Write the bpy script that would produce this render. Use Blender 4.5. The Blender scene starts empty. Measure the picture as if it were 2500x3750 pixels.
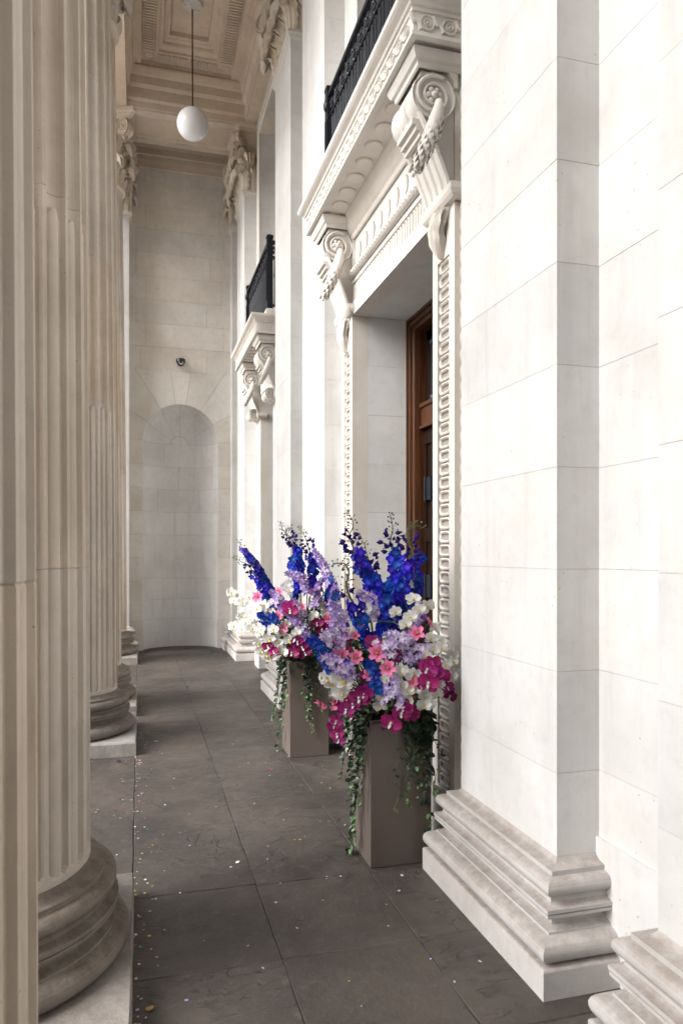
import bpy, math, random
from mathutils import Vector, Matrix, Quaternion
random.seed(11)
PI = math.pi
scene = bpy.context.scene
col = scene.collection

# ------------------------------------------------------------------ camera
cam_d = bpy.data.cameras.new('camera')
cam = bpy.data.objects.new('camera', cam_d); col.objects.link(cam)
CAM_YAW = math.atan(740 / 2650)
cam.location = (0, 0, 1.6)
cam.rotation_euler = (PI / 2, 0, -CAM_YAW)
cam_d.sensor_fit = 'HORIZONTAL'
cam_d.sensor_width = 24
cam_d.lens = 24 * 2650 / 2500
# horizon sits at row 2030 of 3750: shift is in units of the larger side when fit is horizontal -> width
cam_d.shift_y = (2030 - 1875) / 2500
cam_d.clip_start = 0.05
cam_d.clip_end = 400
cam_d.dof.use_dof = True
cam_d.dof.focus_distance = 4.6
cam_d.dof.aperture_fstop = 5.0
scene.camera = cam

# ------------------------------------------------------------------ sky and sun
SUN_EL, SUN_AZ = 37.0, 257.0          # degrees, azimuth clockwise from +Y
w = bpy.data.worlds.new('World'); scene.world = w; w.use_nodes = True
nt = w.node_tree; nt.nodes.clear()
sky = nt.nodes.new('ShaderNodeTexSky'); sky.sky_type = 'NISHITA'; sky.sun_disc = False
sky.sun_elevation = math.radians(SUN_EL); sky.sun_rotation = math.radians(SUN_AZ)
sky.air_density = 1.0; sky.dust_density = 4.0
hs = nt.nodes.new('ShaderNodeHueSaturation'); hs.inputs['Saturation'].default_value = 0.32
bg = nt.nodes.new('ShaderNodeBackground'); bg.inputs['Strength'].default_value = 0.072
wo = nt.nodes.new('ShaderNodeOutputWorld')
nt.links.new(sky.outputs[0], hs.inputs['Color']); nt.links.new(hs.outputs[0], bg.inputs[0]); nt.links.new(bg.outputs[0], wo.inputs[0])
sd = bpy.data.lights.new('sun', 'SUN'); sd.energy = 1.5; sd.angle = math.radians(42); sd.color = (1.0, 0.985, 0.965)
so = bpy.data.objects.new('sun', sd); col.objects.link(so)
az, el = math.radians(SUN_AZ), math.radians(SUN_EL)
sv = Vector((math.sin(az) * math.cos(el), math.cos(az) * math.cos(el), math.sin(el)))
so.rotation_euler = sv.to_track_quat('Z', 'Y').to_euler(); so.location = (-8, 2, 12)
scene.view_settings.view_transform = 'Standard'; scene.view_settings.look = 'None'
scene.view_settings.exposure = 1.97; scene.view_settings.gamma = 1.0
scene.view_settings.use_curve_mapping = False
scene.render.engine = 'CYCLES'
scene.cycles.max_bounces = 10; scene.cycles.diffuse_bounces = 7
scene.cycles.use_denoising = True

# ------------------------------------------------------------------ mesh helpers
class MB:
    def __init__(s): s.v = []; s.f = []; s.sm = []; s.mi = []
    def add(s, vs, fs, smooth=False, mi=0):
        o = len(s.v); s.v += [tuple(v) for v in vs]
        for f in fs: s.f.append(tuple(i + o for i in f)); s.sm.append(smooth); s.mi.append(mi)
    def box(s, x0, x1, y0, y1, z0, z1, b=0.0):
        if x0 > x1: x0, x1 = x1, x0
        if y0 > y1: y0, y1 = y1, y0
        if z0 > z1: z0, z1 = z1, z0
        vs = [(x, y, z) for z in (z0, z1) for y in (y0, y1) for x in (x0, x1)]
        s.add(vs, [(0, 2, 3, 1), (4, 5, 7, 6), (0, 1, 5, 4), (2, 6, 7, 3), (0, 4, 6, 2), (1, 3, 7, 5)])
    def prism(s, poly, lo, hi, fn, smooth=False):
        # poly 2D (a,b) CCW, extruded along h; fn(a,b,h)->xyz
        n = len(poly)
        s.add([fn(a, b, lo) for a, b in poly] + [fn(a, b, hi) for a, b in poly],
              [tuple(range(n))[::-1], tuple(range(n, 2 * n))])
        s.add([fn(a, b, lo) for a, b in poly] + [fn(a, b, hi) for a, b in poly],
              [(i, (i + 1) % n, n + (i + 1) % n, n + i) for i in range(n)], smooth)
    def grid(s, rows, smooth=True, closed=False, mi=0):
        n = len(rows[0]); vs = [p for r in rows for p in r]; fs = []
        for j in range(len(rows) - 1):
            for i in range(n if closed else n - 1):
                k = (i + 1) % n
                fs.append((j * n + i, j * n + k, (j + 1) * n + k, (j + 1) * n + i))
        s.add(vs, fs, smooth, mi)
    def lathe(s, prof, n=24, c=(0, 0, 0), axis='z', smooth=True, cap=True, a0=0, a1=2 * PI, mi=0):
        full = abs(a1 - a0 - 2 * PI) < 1e-6
        rows = []
        for r, h in prof:
            row = []
            for i in range(n if full else n + 1):
                a = a0 + (a1 - a0) * i / n
                p = (r * math.cos(a), r * math.sin(a), h)
                if axis == 'y': p = (p[0], p[2], p[1])
                if axis == 'x': p = (p[2], p[0], p[1])
                row.append((p[0] + c[0], p[1] + c[1], p[2] + c[2]))
            rows.append(row)
        s.grid(rows, smooth, full, mi)
        if cap and full:
            for row in (rows[0], rows[-1]): s.add(row, [tuple(range(len(row)))], False, mi)
    def tube(s, pts, r, n=6, smooth=True, mi=0, cap=True):
        pts = [Vector(p) for p in pts]
        if not hasattr(r, '__len__'): r = [r] * len(pts)
        rows = []; up = Vector((0, 0, 1)); prev = None
        for i, p in enumerate(pts):
            t = (pts[min(i + 1, len(pts) - 1)] - pts[max(i - 1, 0)])
            if t.length < 1e-9: t = Vector((0, 0, 1))
            t.normalize()
            if prev is None:
                a = t.cross(up)
                if a.length < 0.05: a = t.cross(Vector((1, 0, 0)))
            else: a = prev - t * prev.dot(t)
            a.normalize(); prev = a; b = t.cross(a)
            rows.append([p + (a * math.cos(2 * PI * k / n) + b * math.sin(2 * PI * k / n)) * r[i] for k in range(n)])
        s.grid(rows, smooth, True, mi)
        if cap:
            for row in (rows[0], rows[-1]): s.add(row, [tuple(range(n))], False, mi)
    def ell(s, c, rad, n=8, m=5, q=None, mi=0):
        rows = []
        for j in range(m + 1):
            ph = PI * j / m
            row = []
            for i in range(n):
                a = 2 * PI * i / n
                v = Vector((rad[0] * math.sin(ph) * math.cos(a), rad[1] * math.sin(ph) * math.sin(a), rad[2] * math.cos(ph)))
                if q is not None: v = q @ v
                row.append(v + Vector(c))
            rows.append(row)
        s.grid(rows, True, True, mi)
    def sweep(s, path, prof, fn=None, closed=False, smooth=False, side=1, capends=True):
        """path: 2D polyline (a,b); prof: list (offset,h); offset goes to the left of the travel direction * side"""
        n = len(path); nor = []
        for i in range(n):
            def seg(i0, i1):
                d = Vector((path[i1][0] - path[i0][0], path[i1][1] - path[i0][1])); d.normalize(); return Vector((-d.y, d.x)) * side
            if closed: n1, n2 = seg(i - 1, i), seg(i, (i + 1) % n)
            else:
                n1 = seg(i - 1, i) if i > 0 else None; n2 = seg(i, i + 1) if i < n - 1 else None
                n1 = n1 or n2; n2 = n2 or n1
            m = n1 + n2; k = m.dot(n1)
            nor.append(m / k if abs(k) > 1e-6 else n1)
        fn = fn or (lambda a, b, h: (a, b, h))
        rows = []
        for i in range(n):
            rows.append([fn(path[i][0] + nor[i].x * o, path[i][1] + nor[i].y * o, h) for o, h in prof])
        if closed: rows.append(rows[0])
        s.grid(rows, smooth)
        if capends and not closed:
            for r in (rows[0], rows[-1]): s.add(r, [tuple(range(len(r)))])
    def merge(s, o, M=None):
        vs = [M @ Vector(v) for v in o.v] if M is not None else o.v
        k = len(s.v); s.v += [tuple(v) for v in vs]
        s.f += [tuple(i + k for i in f) for f in o.f]; s.sm += o.sm; s.mi += o.mi
    def mesh(s, name, mats):
        me = bpy.data.meshes.new(name); me.from_pydata(s.v, [], s.f)
        if not isinstance(mats, (list, tuple)): mats = [mats]
        for m in mats: me.materials.append(m)
        me.polygons.foreach_set('use_smooth', s.sm)
        if len(mats) > 1: me.polygons.foreach_set('material_index', s.mi)
        me.validate(); me.update()
        if any(s.sm) and not getattr(s, 'soft', False): me.set_sharp_from_angle(angle=math.radians(40))
        return me
    def build(s, name, mats, parent=None, origin=None, fixn=True):
        if origin is not None:
            o = Vector(origin); s.v = [tuple(Vector(v) - o) for v in s.v]
        me = s.mesh(name, mats)
        if fixn:
            import bmesh
            bm = bmesh.new(); bm.from_mesh(me); bmesh.ops.recalc_face_normals(bm, faces=bm.faces); bm.to_mesh(me); bm.free()
        return link(name, me, parent, origin)

def link(name, me, parent=None, loc=None, M=None):
    o = bpy.data.objects.new(name, me); col.objects.link(o)
    if parent is not None:
        o.parent = parent
    pw = getattr_world(parent)
    if M is not None: o.matrix_basis = pw.inverted() @ M
    elif loc is not None: o.location = pw.inverted() @ Vector(loc)
    elif parent is not None: o.matrix_basis = pw.inverted()
    return o
def getattr_world(p):
    M = Matrix.Identity(4)
    while p is not None:
        M = p.matrix_basis @ M; p = p.parent
    return M
def tag(o, label=None, cat=None, group=None, kind=None):
    if label: o['label'] = label
    if cat: o['category'] = cat
    if group: o['group'] = group
    if kind: o['kind'] = kind
    return o
def thing(name, label, cat, loc, group=None):
    o = bpy.data.objects.new(name, None); col.objects.link(o); o.location = loc; o.empty_display_size = .1
    return tag(o, label, cat, group)

# ------------------------------------------------------------------ materials
def mat_base(name):
    m = bpy.data.materials.new(name); m.use_nodes = True
    nt = m.node_tree; return m, nt, nt.nodes['Principled BSDF']
def node(nt, t, **kw):
    n = nt.nodes.new(t)
    for k, v in kw.items(): setattr(n, k, v)
    return n
def stone(name, base, dark, rough=0.85, stain=0.5, grime=0.0, bump=0.25, var=0.10, pits=0.5, scale=1.0, streak=0.25, ledge=False, pscale=38, pthr=.56):
    m, nt, b = mat_base(name); L = nt.links.new
    geo = node(nt, 'ShaderNodeNewGeometry'); oi = node(nt, 'ShaderNodeObjectInfo')
    def noise(sc, det=6, r=0.55, vec=None, dist=0.0):
        n = node(nt, 'ShaderNodeTexNoise'); n.inputs['Scale'].default_value = sc * scale; n.inputs['Detail'].default_value = det
        n.inputs['Roughness'].default_value = r; n.inputs['Distortion'].default_value = dist
        L(vec or geo.outputs['Position'], n.inputs['Vector']); return n
    def ramp(src, p0, p1, c0=(0, 0, 0, 1), c1=(1, 1, 1, 1)):
        r = node(nt, 'ShaderNodeValToRGB'); r.color_ramp.elements[0].position = p0; r.color_ramp.elements[1].position = p1
        r.color_ramp.elements[0].color = c0; r.color_ramp.elements[1].color = c1; L(src, r.inputs[0]); return r
    def mixc(fac, a, c, mode='MIX'):
        x = node(nt, 'ShaderNodeMix', data_type='RGBA', blend_type=mode)
        if hasattr(fac, 'default_value'): L(fac, x.inputs[0])
        else: x.inputs[0].default_value = fac
        for inp, val in ((x.inputs[6], a), (x.inputs[7], c)):
            if isinstance(val, tuple): inp.default_value = (*val, 1)
            else: L(val, inp)
        return x.outputs[2]
    def mth(op, a, c):
        x = node(nt, 'ShaderNodeMath', operation=op)
        for inp, val in ((x.inputs[0], a), (x.inputs[1], c)):
            if isinstance(val, (int, float)): inp.default_value = val
            else: L(val, inp)
        return x.outputs[0]
    n1 = noise(1.7, 5, .6); n2 = noise(13, 7, .7); n3 = noise(60, 4, .6)
    # vertical streaks
    mp = node(nt, 'ShaderNodeMapping'); mp.inputs['Scale'].default_value = (7, 7, .6); L(geo.outputs['Position'], mp.inputs[0])
    ns = noise(1.0, 5, .6, mp.outputs[0])
    f = mth('MULTIPLY', ramp(n1.outputs[0], .42, .72).outputs[0], stain)
    c = mixc(f, base, dark)
    f2 = mth('MULTIPLY', ramp(n2.outputs[0], .5, .8).outputs[0], stain * .55)
    c = mixc(f2, c, tuple(x * .8 for x in dark))
    f3 = mth('MULTIPLY', ramp(ns.outputs[0], .52, .75).outputs[0], streak)
    c = mixc(f3, c, dark)
    if grime:
        n4 = noise(16, 9, .75)
        gf = ramp(n4.outputs[0], .22, .80).outputs[0]
        if ledge:      # dust settles where the stone faces up
            sx = node(nt, 'ShaderNodeSeparateXYZ'); L(geo.outputs['True Normal'], sx.inputs[0])
            gf = mth('MULTIPLY', gf, mth('ADD', ramp(sx.outputs[2], .15, .75).outputs[0], .30))
        c = mixc(mth('MULTIPLY', gf, grime), c, (dark[0] * .62, dark[1] * .55, dark[2] * .50))
    # small pits, as in shelly limestone
    vo = node(nt, 'ShaderNodeTexVoronoi'); vo.inputs['Scale'].default_value = pscale * scale; L(geo.outputs['Position'], vo.inputs['Vector'])
    n5 = noise(5, 3, .5)
    pit = mth('MULTIPLY', ramp(vo.outputs['Distance'], .06, .13, (1, 1, 1, 1), (0, 0, 0, 1)).outputs[0], ramp(n5.outputs[0], pthr, pthr + .1).outputs[0])
    c = mixc(mth('MULTIPLY', pit, pits), c, tuple(x * .35 for x in dark))
    # piece-to-piece tone
    hv = node(nt, 'ShaderNodeHueSaturation'); L(c, hv.inputs['Color'])
    L(mth('ADD', mth('MULTIPLY', oi.outputs['Random'], var * 2), 1 - var), hv.inputs['Value'])
    rr = mth('FRACT', mth('MULTIPLY', oi.outputs['Random'], 17.31), 0.0)
    L(mth('ADD', mth('MULTIPLY', rr, .5), .75), hv.inputs['Saturation'])
    L(hv.outputs[0], b.inputs['Base Color'])
    b.inputs['Roughness'].default_value = rough
    b.inputs['Specular IOR Level'].default_value = 0.3
    h = mth('ADD', mth('MULTIPLY', n3.outputs[0], .35), mth('MULTIPLY', n2.outputs[0], .8))
    h = mth('SUBTRACT', h, mth('MULTIPLY', pit, .8))
    bp = node(nt, 'ShaderNodeBump'); bp.inputs['Strength'].default_value = bump; bp.inputs['Distance'].default_value = 0.006
    L(h, bp.inputs['Height']); L(bp.outputs[0], b.inputs['Normal'])
    return m
def plain(name, c, rough=.6, metal=0, spec=.5, noise=0.15, nscale=30, bump=0.0, c2=None, randhue=0.0, randval=0.0, sss=0, trans=0.0):
    m, nt, b = mat_base(name); L = nt.links.new
    tc = node(nt, 'ShaderNodeTexCoord'); n = node(nt, 'ShaderNodeTexNoise'); n.inputs['Scale'].default_value = nscale; n.inputs['Detail'].default_value = 5
    L(tc.outputs['Object'], n.inputs['Vector'])
    x = node(nt, 'ShaderNodeMix', data_type='RGBA'); L(n.outputs[0], x.inputs[0])
    d = c2 or tuple(v * (1 - noise * 2) for v in c)
    x.inputs[6].default_value = (*d, 1); x.inputs[7].default_value = (*[min(1, v * (1 + noise)) for v in c], 1)
    out = x.outputs[2]
    if randhue or randval:
        oi = node(nt, 'ShaderNodeObjectInfo'); hv = node(nt, 'ShaderNodeHueSaturation')
        mr = node(nt, 'ShaderNodeMapRange'); mr.inputs[3].default_value = .5 - randhue; mr.inputs[4].default_value = .5 + randhue
        L(oi.outputs['Random'], mr.inputs[0]); L(mr.outputs[0], hv.inputs['Hue'])
        fr = node(nt, 'ShaderNodeMath', operation='MULTIPLY'); fr.inputs[1].default_value = 13.7; L(oi.outputs['Random'], fr.inputs[0])
        f2 = node(nt, 'ShaderNodeMath', operation='FRACT'); L(fr.outputs[0], f2.inputs[0])
        mr2 = node(nt, 'ShaderNodeMapRange'); mr2.inputs[3].default_value = 1 - randval; mr2.inputs[4].default_value = 1 + randval
        L(f2.outputs[0], mr2.inputs[0]); L(mr2.outputs[0], hv.inputs['Value'])
        L(out, hv.inputs['Color']); out = hv.outputs[0]
    L(out, b.inputs['Base Color'])
    b.inputs['Roughness'].default_value = rough; b.inputs['Metallic'].default_value = metal; b.inputs['Specular IOR Level'].default_value = spec
    if bump:
        bp = node(nt, 'ShaderNodeBump'); bp.inputs['Strength'].default_value = bump; bp.inputs['Distance'].default_value = .004
        L(n.outputs[0], bp.inputs['Height']); L(bp.outputs[0], b.inputs['Normal'])
    if trans:
        tr = node(nt, 'ShaderNodeBsdfTranslucent'); L(out, tr.inputs[0]); ms = node(nt, 'ShaderNodeMixShader'); ms.inputs[0].default_value = trans
        o = nt.nodes['Material Output']; L(b.outputs[0], ms.inputs[1]); L(tr.outputs[0], ms.inputs[2]); L(ms.outputs[0], o.inputs[0])
    return m

M = {}
M['wall'] = stone('portland_stone', (.61, .605, .595), (.42, .405, .385), stain=.5, var=.04, streak=.4, pits=.55, pscale=26, pthr=.55)
M['trim'] = stone('carved_stone', (.61, .58, .54), (.45, .405, .355), stain=.45, var=.04, pits=.25, bump=.15)
M['endwall'] = stone('bounce_toned_portland_stone', (.67, .635, .585), (.50, .46, .405), stain=.7, var=.05, bump=.3)  # warm bounce from the ceiling is painted into this base colour
M['recess'] = stone('soiled_shade_carved_stone', (.33, .285, .24), (.22, .18, .145), stain=.6, var=.04, pits=.25, bump=.3)  # soiled tone for carved recesses; on the frieze crescents it paints shadow
M['base'] = stone('weathered_base_stone', (.53, .515, .505), (.35, .32, .295), stain=.65, grime=.75, ledge=True, var=.05, bump=.45)
M['column'] = stone('column_stone', (.63, .56, .48), (.42, .355, .29), stain=.6, var=.05, pits=.7, bump=.3)
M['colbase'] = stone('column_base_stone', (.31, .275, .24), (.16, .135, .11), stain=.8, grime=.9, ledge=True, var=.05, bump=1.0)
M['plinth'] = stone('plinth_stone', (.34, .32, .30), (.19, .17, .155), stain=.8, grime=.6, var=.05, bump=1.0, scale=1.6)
M['ceiling'] = stone('soffit_stone', (.62, .53, .44), (.44, .36, .29), stain=.7, var=.04, bump=.2)  # brown tone carries warm bounce light in the base colour
M['cap'] = stone('capital_stone', (.62, .55, .465), (.38, .31, .25), stain=.5, var=.05, pits=.1, bump=.2)
M['joint_dark'] = plain('dark_joint_mortar', (.36, .33, .29), rough=.95, nscale=40)  # darker mortar tone behind the end wall and niche joints
M['joint'] = plain('joint_mortar', (.48, .45, .41), rough=.95, nscale=40)
M['flag'] = stone('york_paving', (.080, .068, .062), (.034, .028, .027), rough=.58, stain=.9, grime=0.4, var=.08, bump=1.6, pits=.3, streak=0)
M['bed'] = plain('paving_mortar', (.085, .075, .066), rough=.95, nscale=25)
M['iron'] = plain('black_painted_iron', (.008, .010, .016), rough=.42, spec=.35)
M['planter'] = plain('taupe_planter', (.118, .094, .082), rough=.5, noise=.05, nscale=6, bump=.05)
M['soil'] = plain('planting_foam', (.012, .02, .01), rough=.95, nscale=60)
M['globe'] = plain('opal_glass', (.78, .78, .80), rough=.22, noise=.01, nscale=5)
M['dark'] = plain('dark_metal', (.02, .02, .022), rough=.35)
M['lens'] = plain('camera_lens', (.005, .005, .007), rough=.08)
M['white_plastic'] = plain('white_plastic', (.6, .6, .6), rough=.4)
M['rod'] = plain('bronze_rod', (.05, .04, .03), rough=.4, metal=.5)
M['outside'] = stone('street_paving', (.46, .44, .41), (.34, .32, .30), rough=.9, stain=.5, var=.05)

def flagstone():
    m, nt, b = mat_base('riven_york_paving'); L = nt.links.new
    geo = node(nt, 'ShaderNodeNewGeometry'); oi = node(nt, 'ShaderNodeObjectInfo')
    def noise(sc, det, r, dist=0, off=None):
        n = node(nt, 'ShaderNodeTexNoise'); n.inputs['Scale'].default_value = sc; n.inputs['Detail'].default_value = det; n.inputs['Roughness'].default_value = r; n.inputs['Distortion'].default_value = dist
        L(off or geo.outputs['Position'], n.inputs['Vector']); return n.outputs[0]
    def mth(op, a, c=0.0):
        x = node(nt, 'ShaderNodeMath', operation=op)
        for inp, val in ((x.inputs[0], a), (x.inputs[1], c)):
            if isinstance(val, (int, float)): inp.default_value = val
            else: L(val, inp)
        return x.outputs[0]
    def sm(a, lo, hi):
        x = node(nt, 'ShaderNodeMapRange', interpolation_type='SMOOTHSTEP'); x.inputs[1].default_value = lo; x.inputs[2].default_value = hi; L(a, x.inputs[0]); return x.outputs[0]
    # each slab has its own riven layers
    cb = node(nt, 'ShaderNodeCombineXYZ'); L(mth('MULTIPLY', oi.outputs['Random'], 37.0), cb.inputs[2])
    va = node(nt, 'ShaderNodeVectorMath', operation='ADD'); L(geo.outputs['Position'], va.inputs[0]); L(cb.outputs[0], va.inputs[1])
    mp = node(nt, 'ShaderNodeMapping'); mp.inputs['Scale'].default_value = (1.0, 1.7, 1.0); L(va.outputs[0], mp.inputs[0])
    lay = mth('MULTIPLY', noise(1.5, 8, .60, .5, mp.outputs[0]), 9.0)
    fr = mth('FRACT', lay); st = mth('ADD', mth('FLOOR', lay), sm(fr, .80, 1.0))
    edge = mth('MULTIPLY', sm(fr, .78, .93), mth('SUBTRACT', 1.0, sm(fr, .95, 1.0)))
    mask = sm(noise(.9, 3, .5, 0, va.outputs[0]), .42, .54)
    fine = noise(55, 8, .75); mid = noise(8, 6, .65); big = noise(1.3, 4, .55)
    h = mth('ADD', mth('MULTIPLY', mth('MULTIPLY', st, mask), .55), mth('ADD', mth('MULTIPLY', fine, .35), mth('MULTIPLY', mid, .9)))
    bp = node(nt, 'ShaderNodeBump'); bp.inputs['Strength'].default_value = 1.0; bp.inputs['Distance'].default_value = .008; L(h, bp.inputs['Height']); L(bp.outputs[0], b.inputs['Normal'])
    def mix(f, a, c):
        x = node(nt, 'ShaderNodeMix', data_type='RGBA'); L(f, x.inputs[0])
        for inp, val in ((x.inputs[6], a), (x.inputs[7], c)):
            if isinstance(val, tuple): inp.default_value = (*val, 1)
            else: L(val, inp)
        return x.outputs[2]
    c = mix(sm(big, .35, .65), (.044, .037, .033), (.077, .064, .055))
    c = mix(mth('MULTIPLY', sm(mid, .45, .75), .6), c, (.040, .034, .032))
    c = mix(mth('MULTIPLY', sm(fine, .55, .75), .5), c, (.115, .10, .088))
    c = mix(mth('MULTIPLY', mth('MULTIPLY', edge, mask), .28), c, (.018, .015, .014))
    c = mix(mth('MULTIPLY', sm(noise(20, 5, .7), .52, .70), .55), c, (.105, .092, .082))
    hv = node(nt, 'ShaderNodeHueSaturation'); L(c, hv.inputs['Color']); L(mth('ADD', mth('MULTIPLY', oi.outputs['Random'], .22), .89), hv.inputs['Value']); L(hv.outputs[0], b.inputs['Base Color'])
    L(mth('ADD', mth('MULTIPLY', mid, .3), .38), b.inputs['Roughness']); b.inputs['Specular IOR Level'].default_value = .4
    return m
M['flag'] = flagstone()
def wood(name, c, d, rough=.35):
    m, nt, b = mat_base(name); L = nt.links.new
    g = node(nt, 'ShaderNodeNewGeometry'); mp = node(nt, 'ShaderNodeMapping'); mp.inputs['Scale'].default_value = (24, 24, 1.1)
    L(g.outputs['Position'], mp.inputs[0]); n = node(nt, 'ShaderNodeTexNoise'); n.inputs['Scale'].default_value = 2.2; n.inputs['Detail'].default_value = 8
    n.inputs['Distortion'].default_value = 1.2; L(mp.outputs[0], n.inputs['Vector'])
    r = node(nt, 'ShaderNodeValToRGB'); r.color_ramp.elements[0].position = .3; r.color_ramp.elements[1].position = .7
    r.color_ramp.elements[0].color = (*d, 1); r.color_ramp.elements[1].color = (*c, 1); L(n.outputs[0], r.inputs[0])
    L(r.outputs[0], b.inputs['Base Color']); b.inputs['Roughness'].default_value = rough
    bp = node(nt, 'ShaderNodeBump'); bp.inputs['Strength'].default_value = .15; bp.inputs['Distance'].default_value = .002
    L(n.outputs[0], bp.inputs['Height']); L(bp.outputs[0], b.inputs['Normal'])
    return m
M['wood'] = wood('varnished_oak_frame', (.075, .024, .007), (.018, .006, .002))
M['wood2'] = wood('dark_oak_door', (.012, .005, .003), (.005, .0025, .002))
gm, gnt, gb = mat_base('window_glass'); gb.inputs['Base Color'].default_value = (.02, .022, .025, 1); gb.inputs['Roughness'].default_value = .06; M['glass'] = gm

# ------------------------------------------------------------------ layout constants (metres)
XS, XW, XP = 1.535, 1.72, 1.388      # pilaster face, wall face, plinth face
PIL = [(.98, 1.88), (2.44, 3.29), (6.05, 6.92), (7.49, 8.38), (10.98, 11.80)]
COLX, COLY = -.60, [1.45, 2.95, 6.54, 7.98, 11.46]
ZC = [.445, .762] + [1.151 + .392 * k for k in range(0, 20)]   # ashlar courses
ZNECK, ZBEAM, YEND = 7.13, 8.10, 12.45
G = .0010

# ------------------------------------------------------------------ ground
gr = MB(); gr.box(-150, 150, -150, 150, -.75, -.62); tag(gr.build('ground', M['outside']), kind='structure')
fl = MB(); fl.box(-1.35, 1.9, -5.5, 13.2, -.5, -.007); floor = tag(fl.build('floor', M['bed']), kind='structure')
rnd = random.Random(3)
strips = [(-1.35, -.72, None), (-.72, -.03, None), (-.03, .545, [-5.5, -4, -3.1, -2.2, -1.2, -.3, .62, 1.4, 2.05, 2.815, 3.49, 5.345, 6.005, 6.64, 7.345, 8.62, 9.6, 10.6, 11.5, 12.45, 13.2]),
          (.545, 1.118, [-5.5, -4.4, -3.3, -2.4, -1.5, -.5, .4, 1.1, 1.9, 2.815, 3.475, 4.71, 5.32, 5.995, 6.62, 7.32, 8.5, 9.3, 10.3, 11.2, 12.2, 13.2]),
          (1.118, 1.78, [-5.5, -4, -2.8, -1.8, -.8, .3, 1.2, 2.2, 2.82, 3.46, 4.70, 5.7, 6.5, 7.3, 8.36, 9.2, 10.1, 11, 12, 13.2])]
for si, (xa, xb, ys) in enumerate(strips):
    if ys is None:
        ys = [-5.5]
        while ys[-1] < 12.5: ys.append(ys[-1] + rnd.uniform(.6, 1.15))
        ys.append(13.2)
        if si == 1:
            ys = [y for y in ys if not 3.2 < y < 7] ; ys = sorted(ys + [3.52, 4.75, 5.36, 5.9])
    for ya, yb in zip(ys, ys[1:]):
        b = MB(); g = .0018
        t = [rnd.uniform(-.0018, .0012) for _ in range(4)]
        x0, x1, y0, y1 = xa + g, xb - g, ya + g, yb - g
        c = .0035
        def rag(n, f):   # slightly ragged edge
            return [f(i / n, rnd.uniform(-.0028, .0022)) for i in range(n)]
        n = 9
        ring = rag(n, lambda s, e: (x0 + (x1 - x0) * s, y0 + e)) + rag(n, lambda s, e: (x1 + e, y0 + (y1 - y0) * s)) + \
               rag(n, lambda s, e: (x1 - (x1 - x0) * s, y1 + e)) + rag(n, lambda s, e: (x0 + e, y1 - (y1 - y0) * s))
        cx, cy = (x0 + x1) / 2, (y0 + y1) / 2
        def zz(x, y):
            u = (x - x0) / (x1 - x0); v = (y - y0) / (y1 - y0)
            return t[0] * (1 - u) * (1 - v) + t[1] * u * (1 - v) + t[2] * u * v + t[3] * (1 - u) * v
        top = []
        for x, y in ring:
            dx, dy = cx - x, cy - y; l = math.hypot(dx, dy); top.append((x + dx / l * c, y + dy / l * c))
        N = len(ring)
        vs = [(x, y, -.03) for x, y in ring] + [(x, y, -.0035 + zz(x, y)) for x, y in ring] + [(x, y, zz(x, y)) for x, y in top]
        b.add(vs, [(i, (i + 1) % N, N + (i + 1) % N, N + i) for i in range(N)] + [(N + i, N + (i + 1) % N, 2 * N + (i + 1) % N, 2 * N + i) for i in range(N)] + [tuple(range(2 * N, 3 * N))])
        b.build('paving_slab', M['flag'], floor)
for i in range(4):
    s = MB(); s.box(-1.36 - .34 * (i + 1), -1.36 - .34 * i, -5.5, 13.2, -.61, -.02 - .145 * i)
    tag(s.build('step', M['outside']), kind='structure')

# ------------------------------------------------------------------ attic base profile (offset from shaft, height)
def arc(cx, cz, r, a0, a1, n=7, rz=None):
    return [(cx + r * math.cos(math.radians(a0 + (a1 - a0) * i / n)), cz + (rz or r) * math.sin(math.radians(a0 + (a1 - a0) * i / n))) for i in range(n + 1)]
def attic(k=1.0):
    p = [(0.0, .112)]
    p += [(.10, .112)] + arc(.098, .168, .049, -90, 90, 9, .055)          # lower torus
    p += [(.094, .226), (.094, .234)]
    p += arc(.094, .262, .034, -90, -180, 4, .026)[1:] + arc(.094, .262, .034, 180, 90, 4, .026)[1:]   # scotia
    p += [(.101, .289), (.101, .300), (.094, .302), (.104, .305), (.104, .318), (.084, .321)]
    p += [(.07, .33), (.068, .345)] + arc(.064, .386, .034, -90, 90, 8, .038)
    p += [(.056, .427), (.056, .452)]
    p += [(.036, .458), (.020, .468), (.010, .482), (.003, .50), (0, .512)]
    K = [(0, 0), (.112, .112), (.226, .206), (.289, .266), (.318, .298), (.345, .330), (.427, .399), (.452, .417), (.512, .445)]
    def rz(z):
        for (a, b), (c, d) in zip(K, K[1:]):
            if z <= c: return b + (d - b) * (z - a) / (c - a)
        return z
    return [(o * k, rz(z)) for o, z in p]
ATT = attic()

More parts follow.
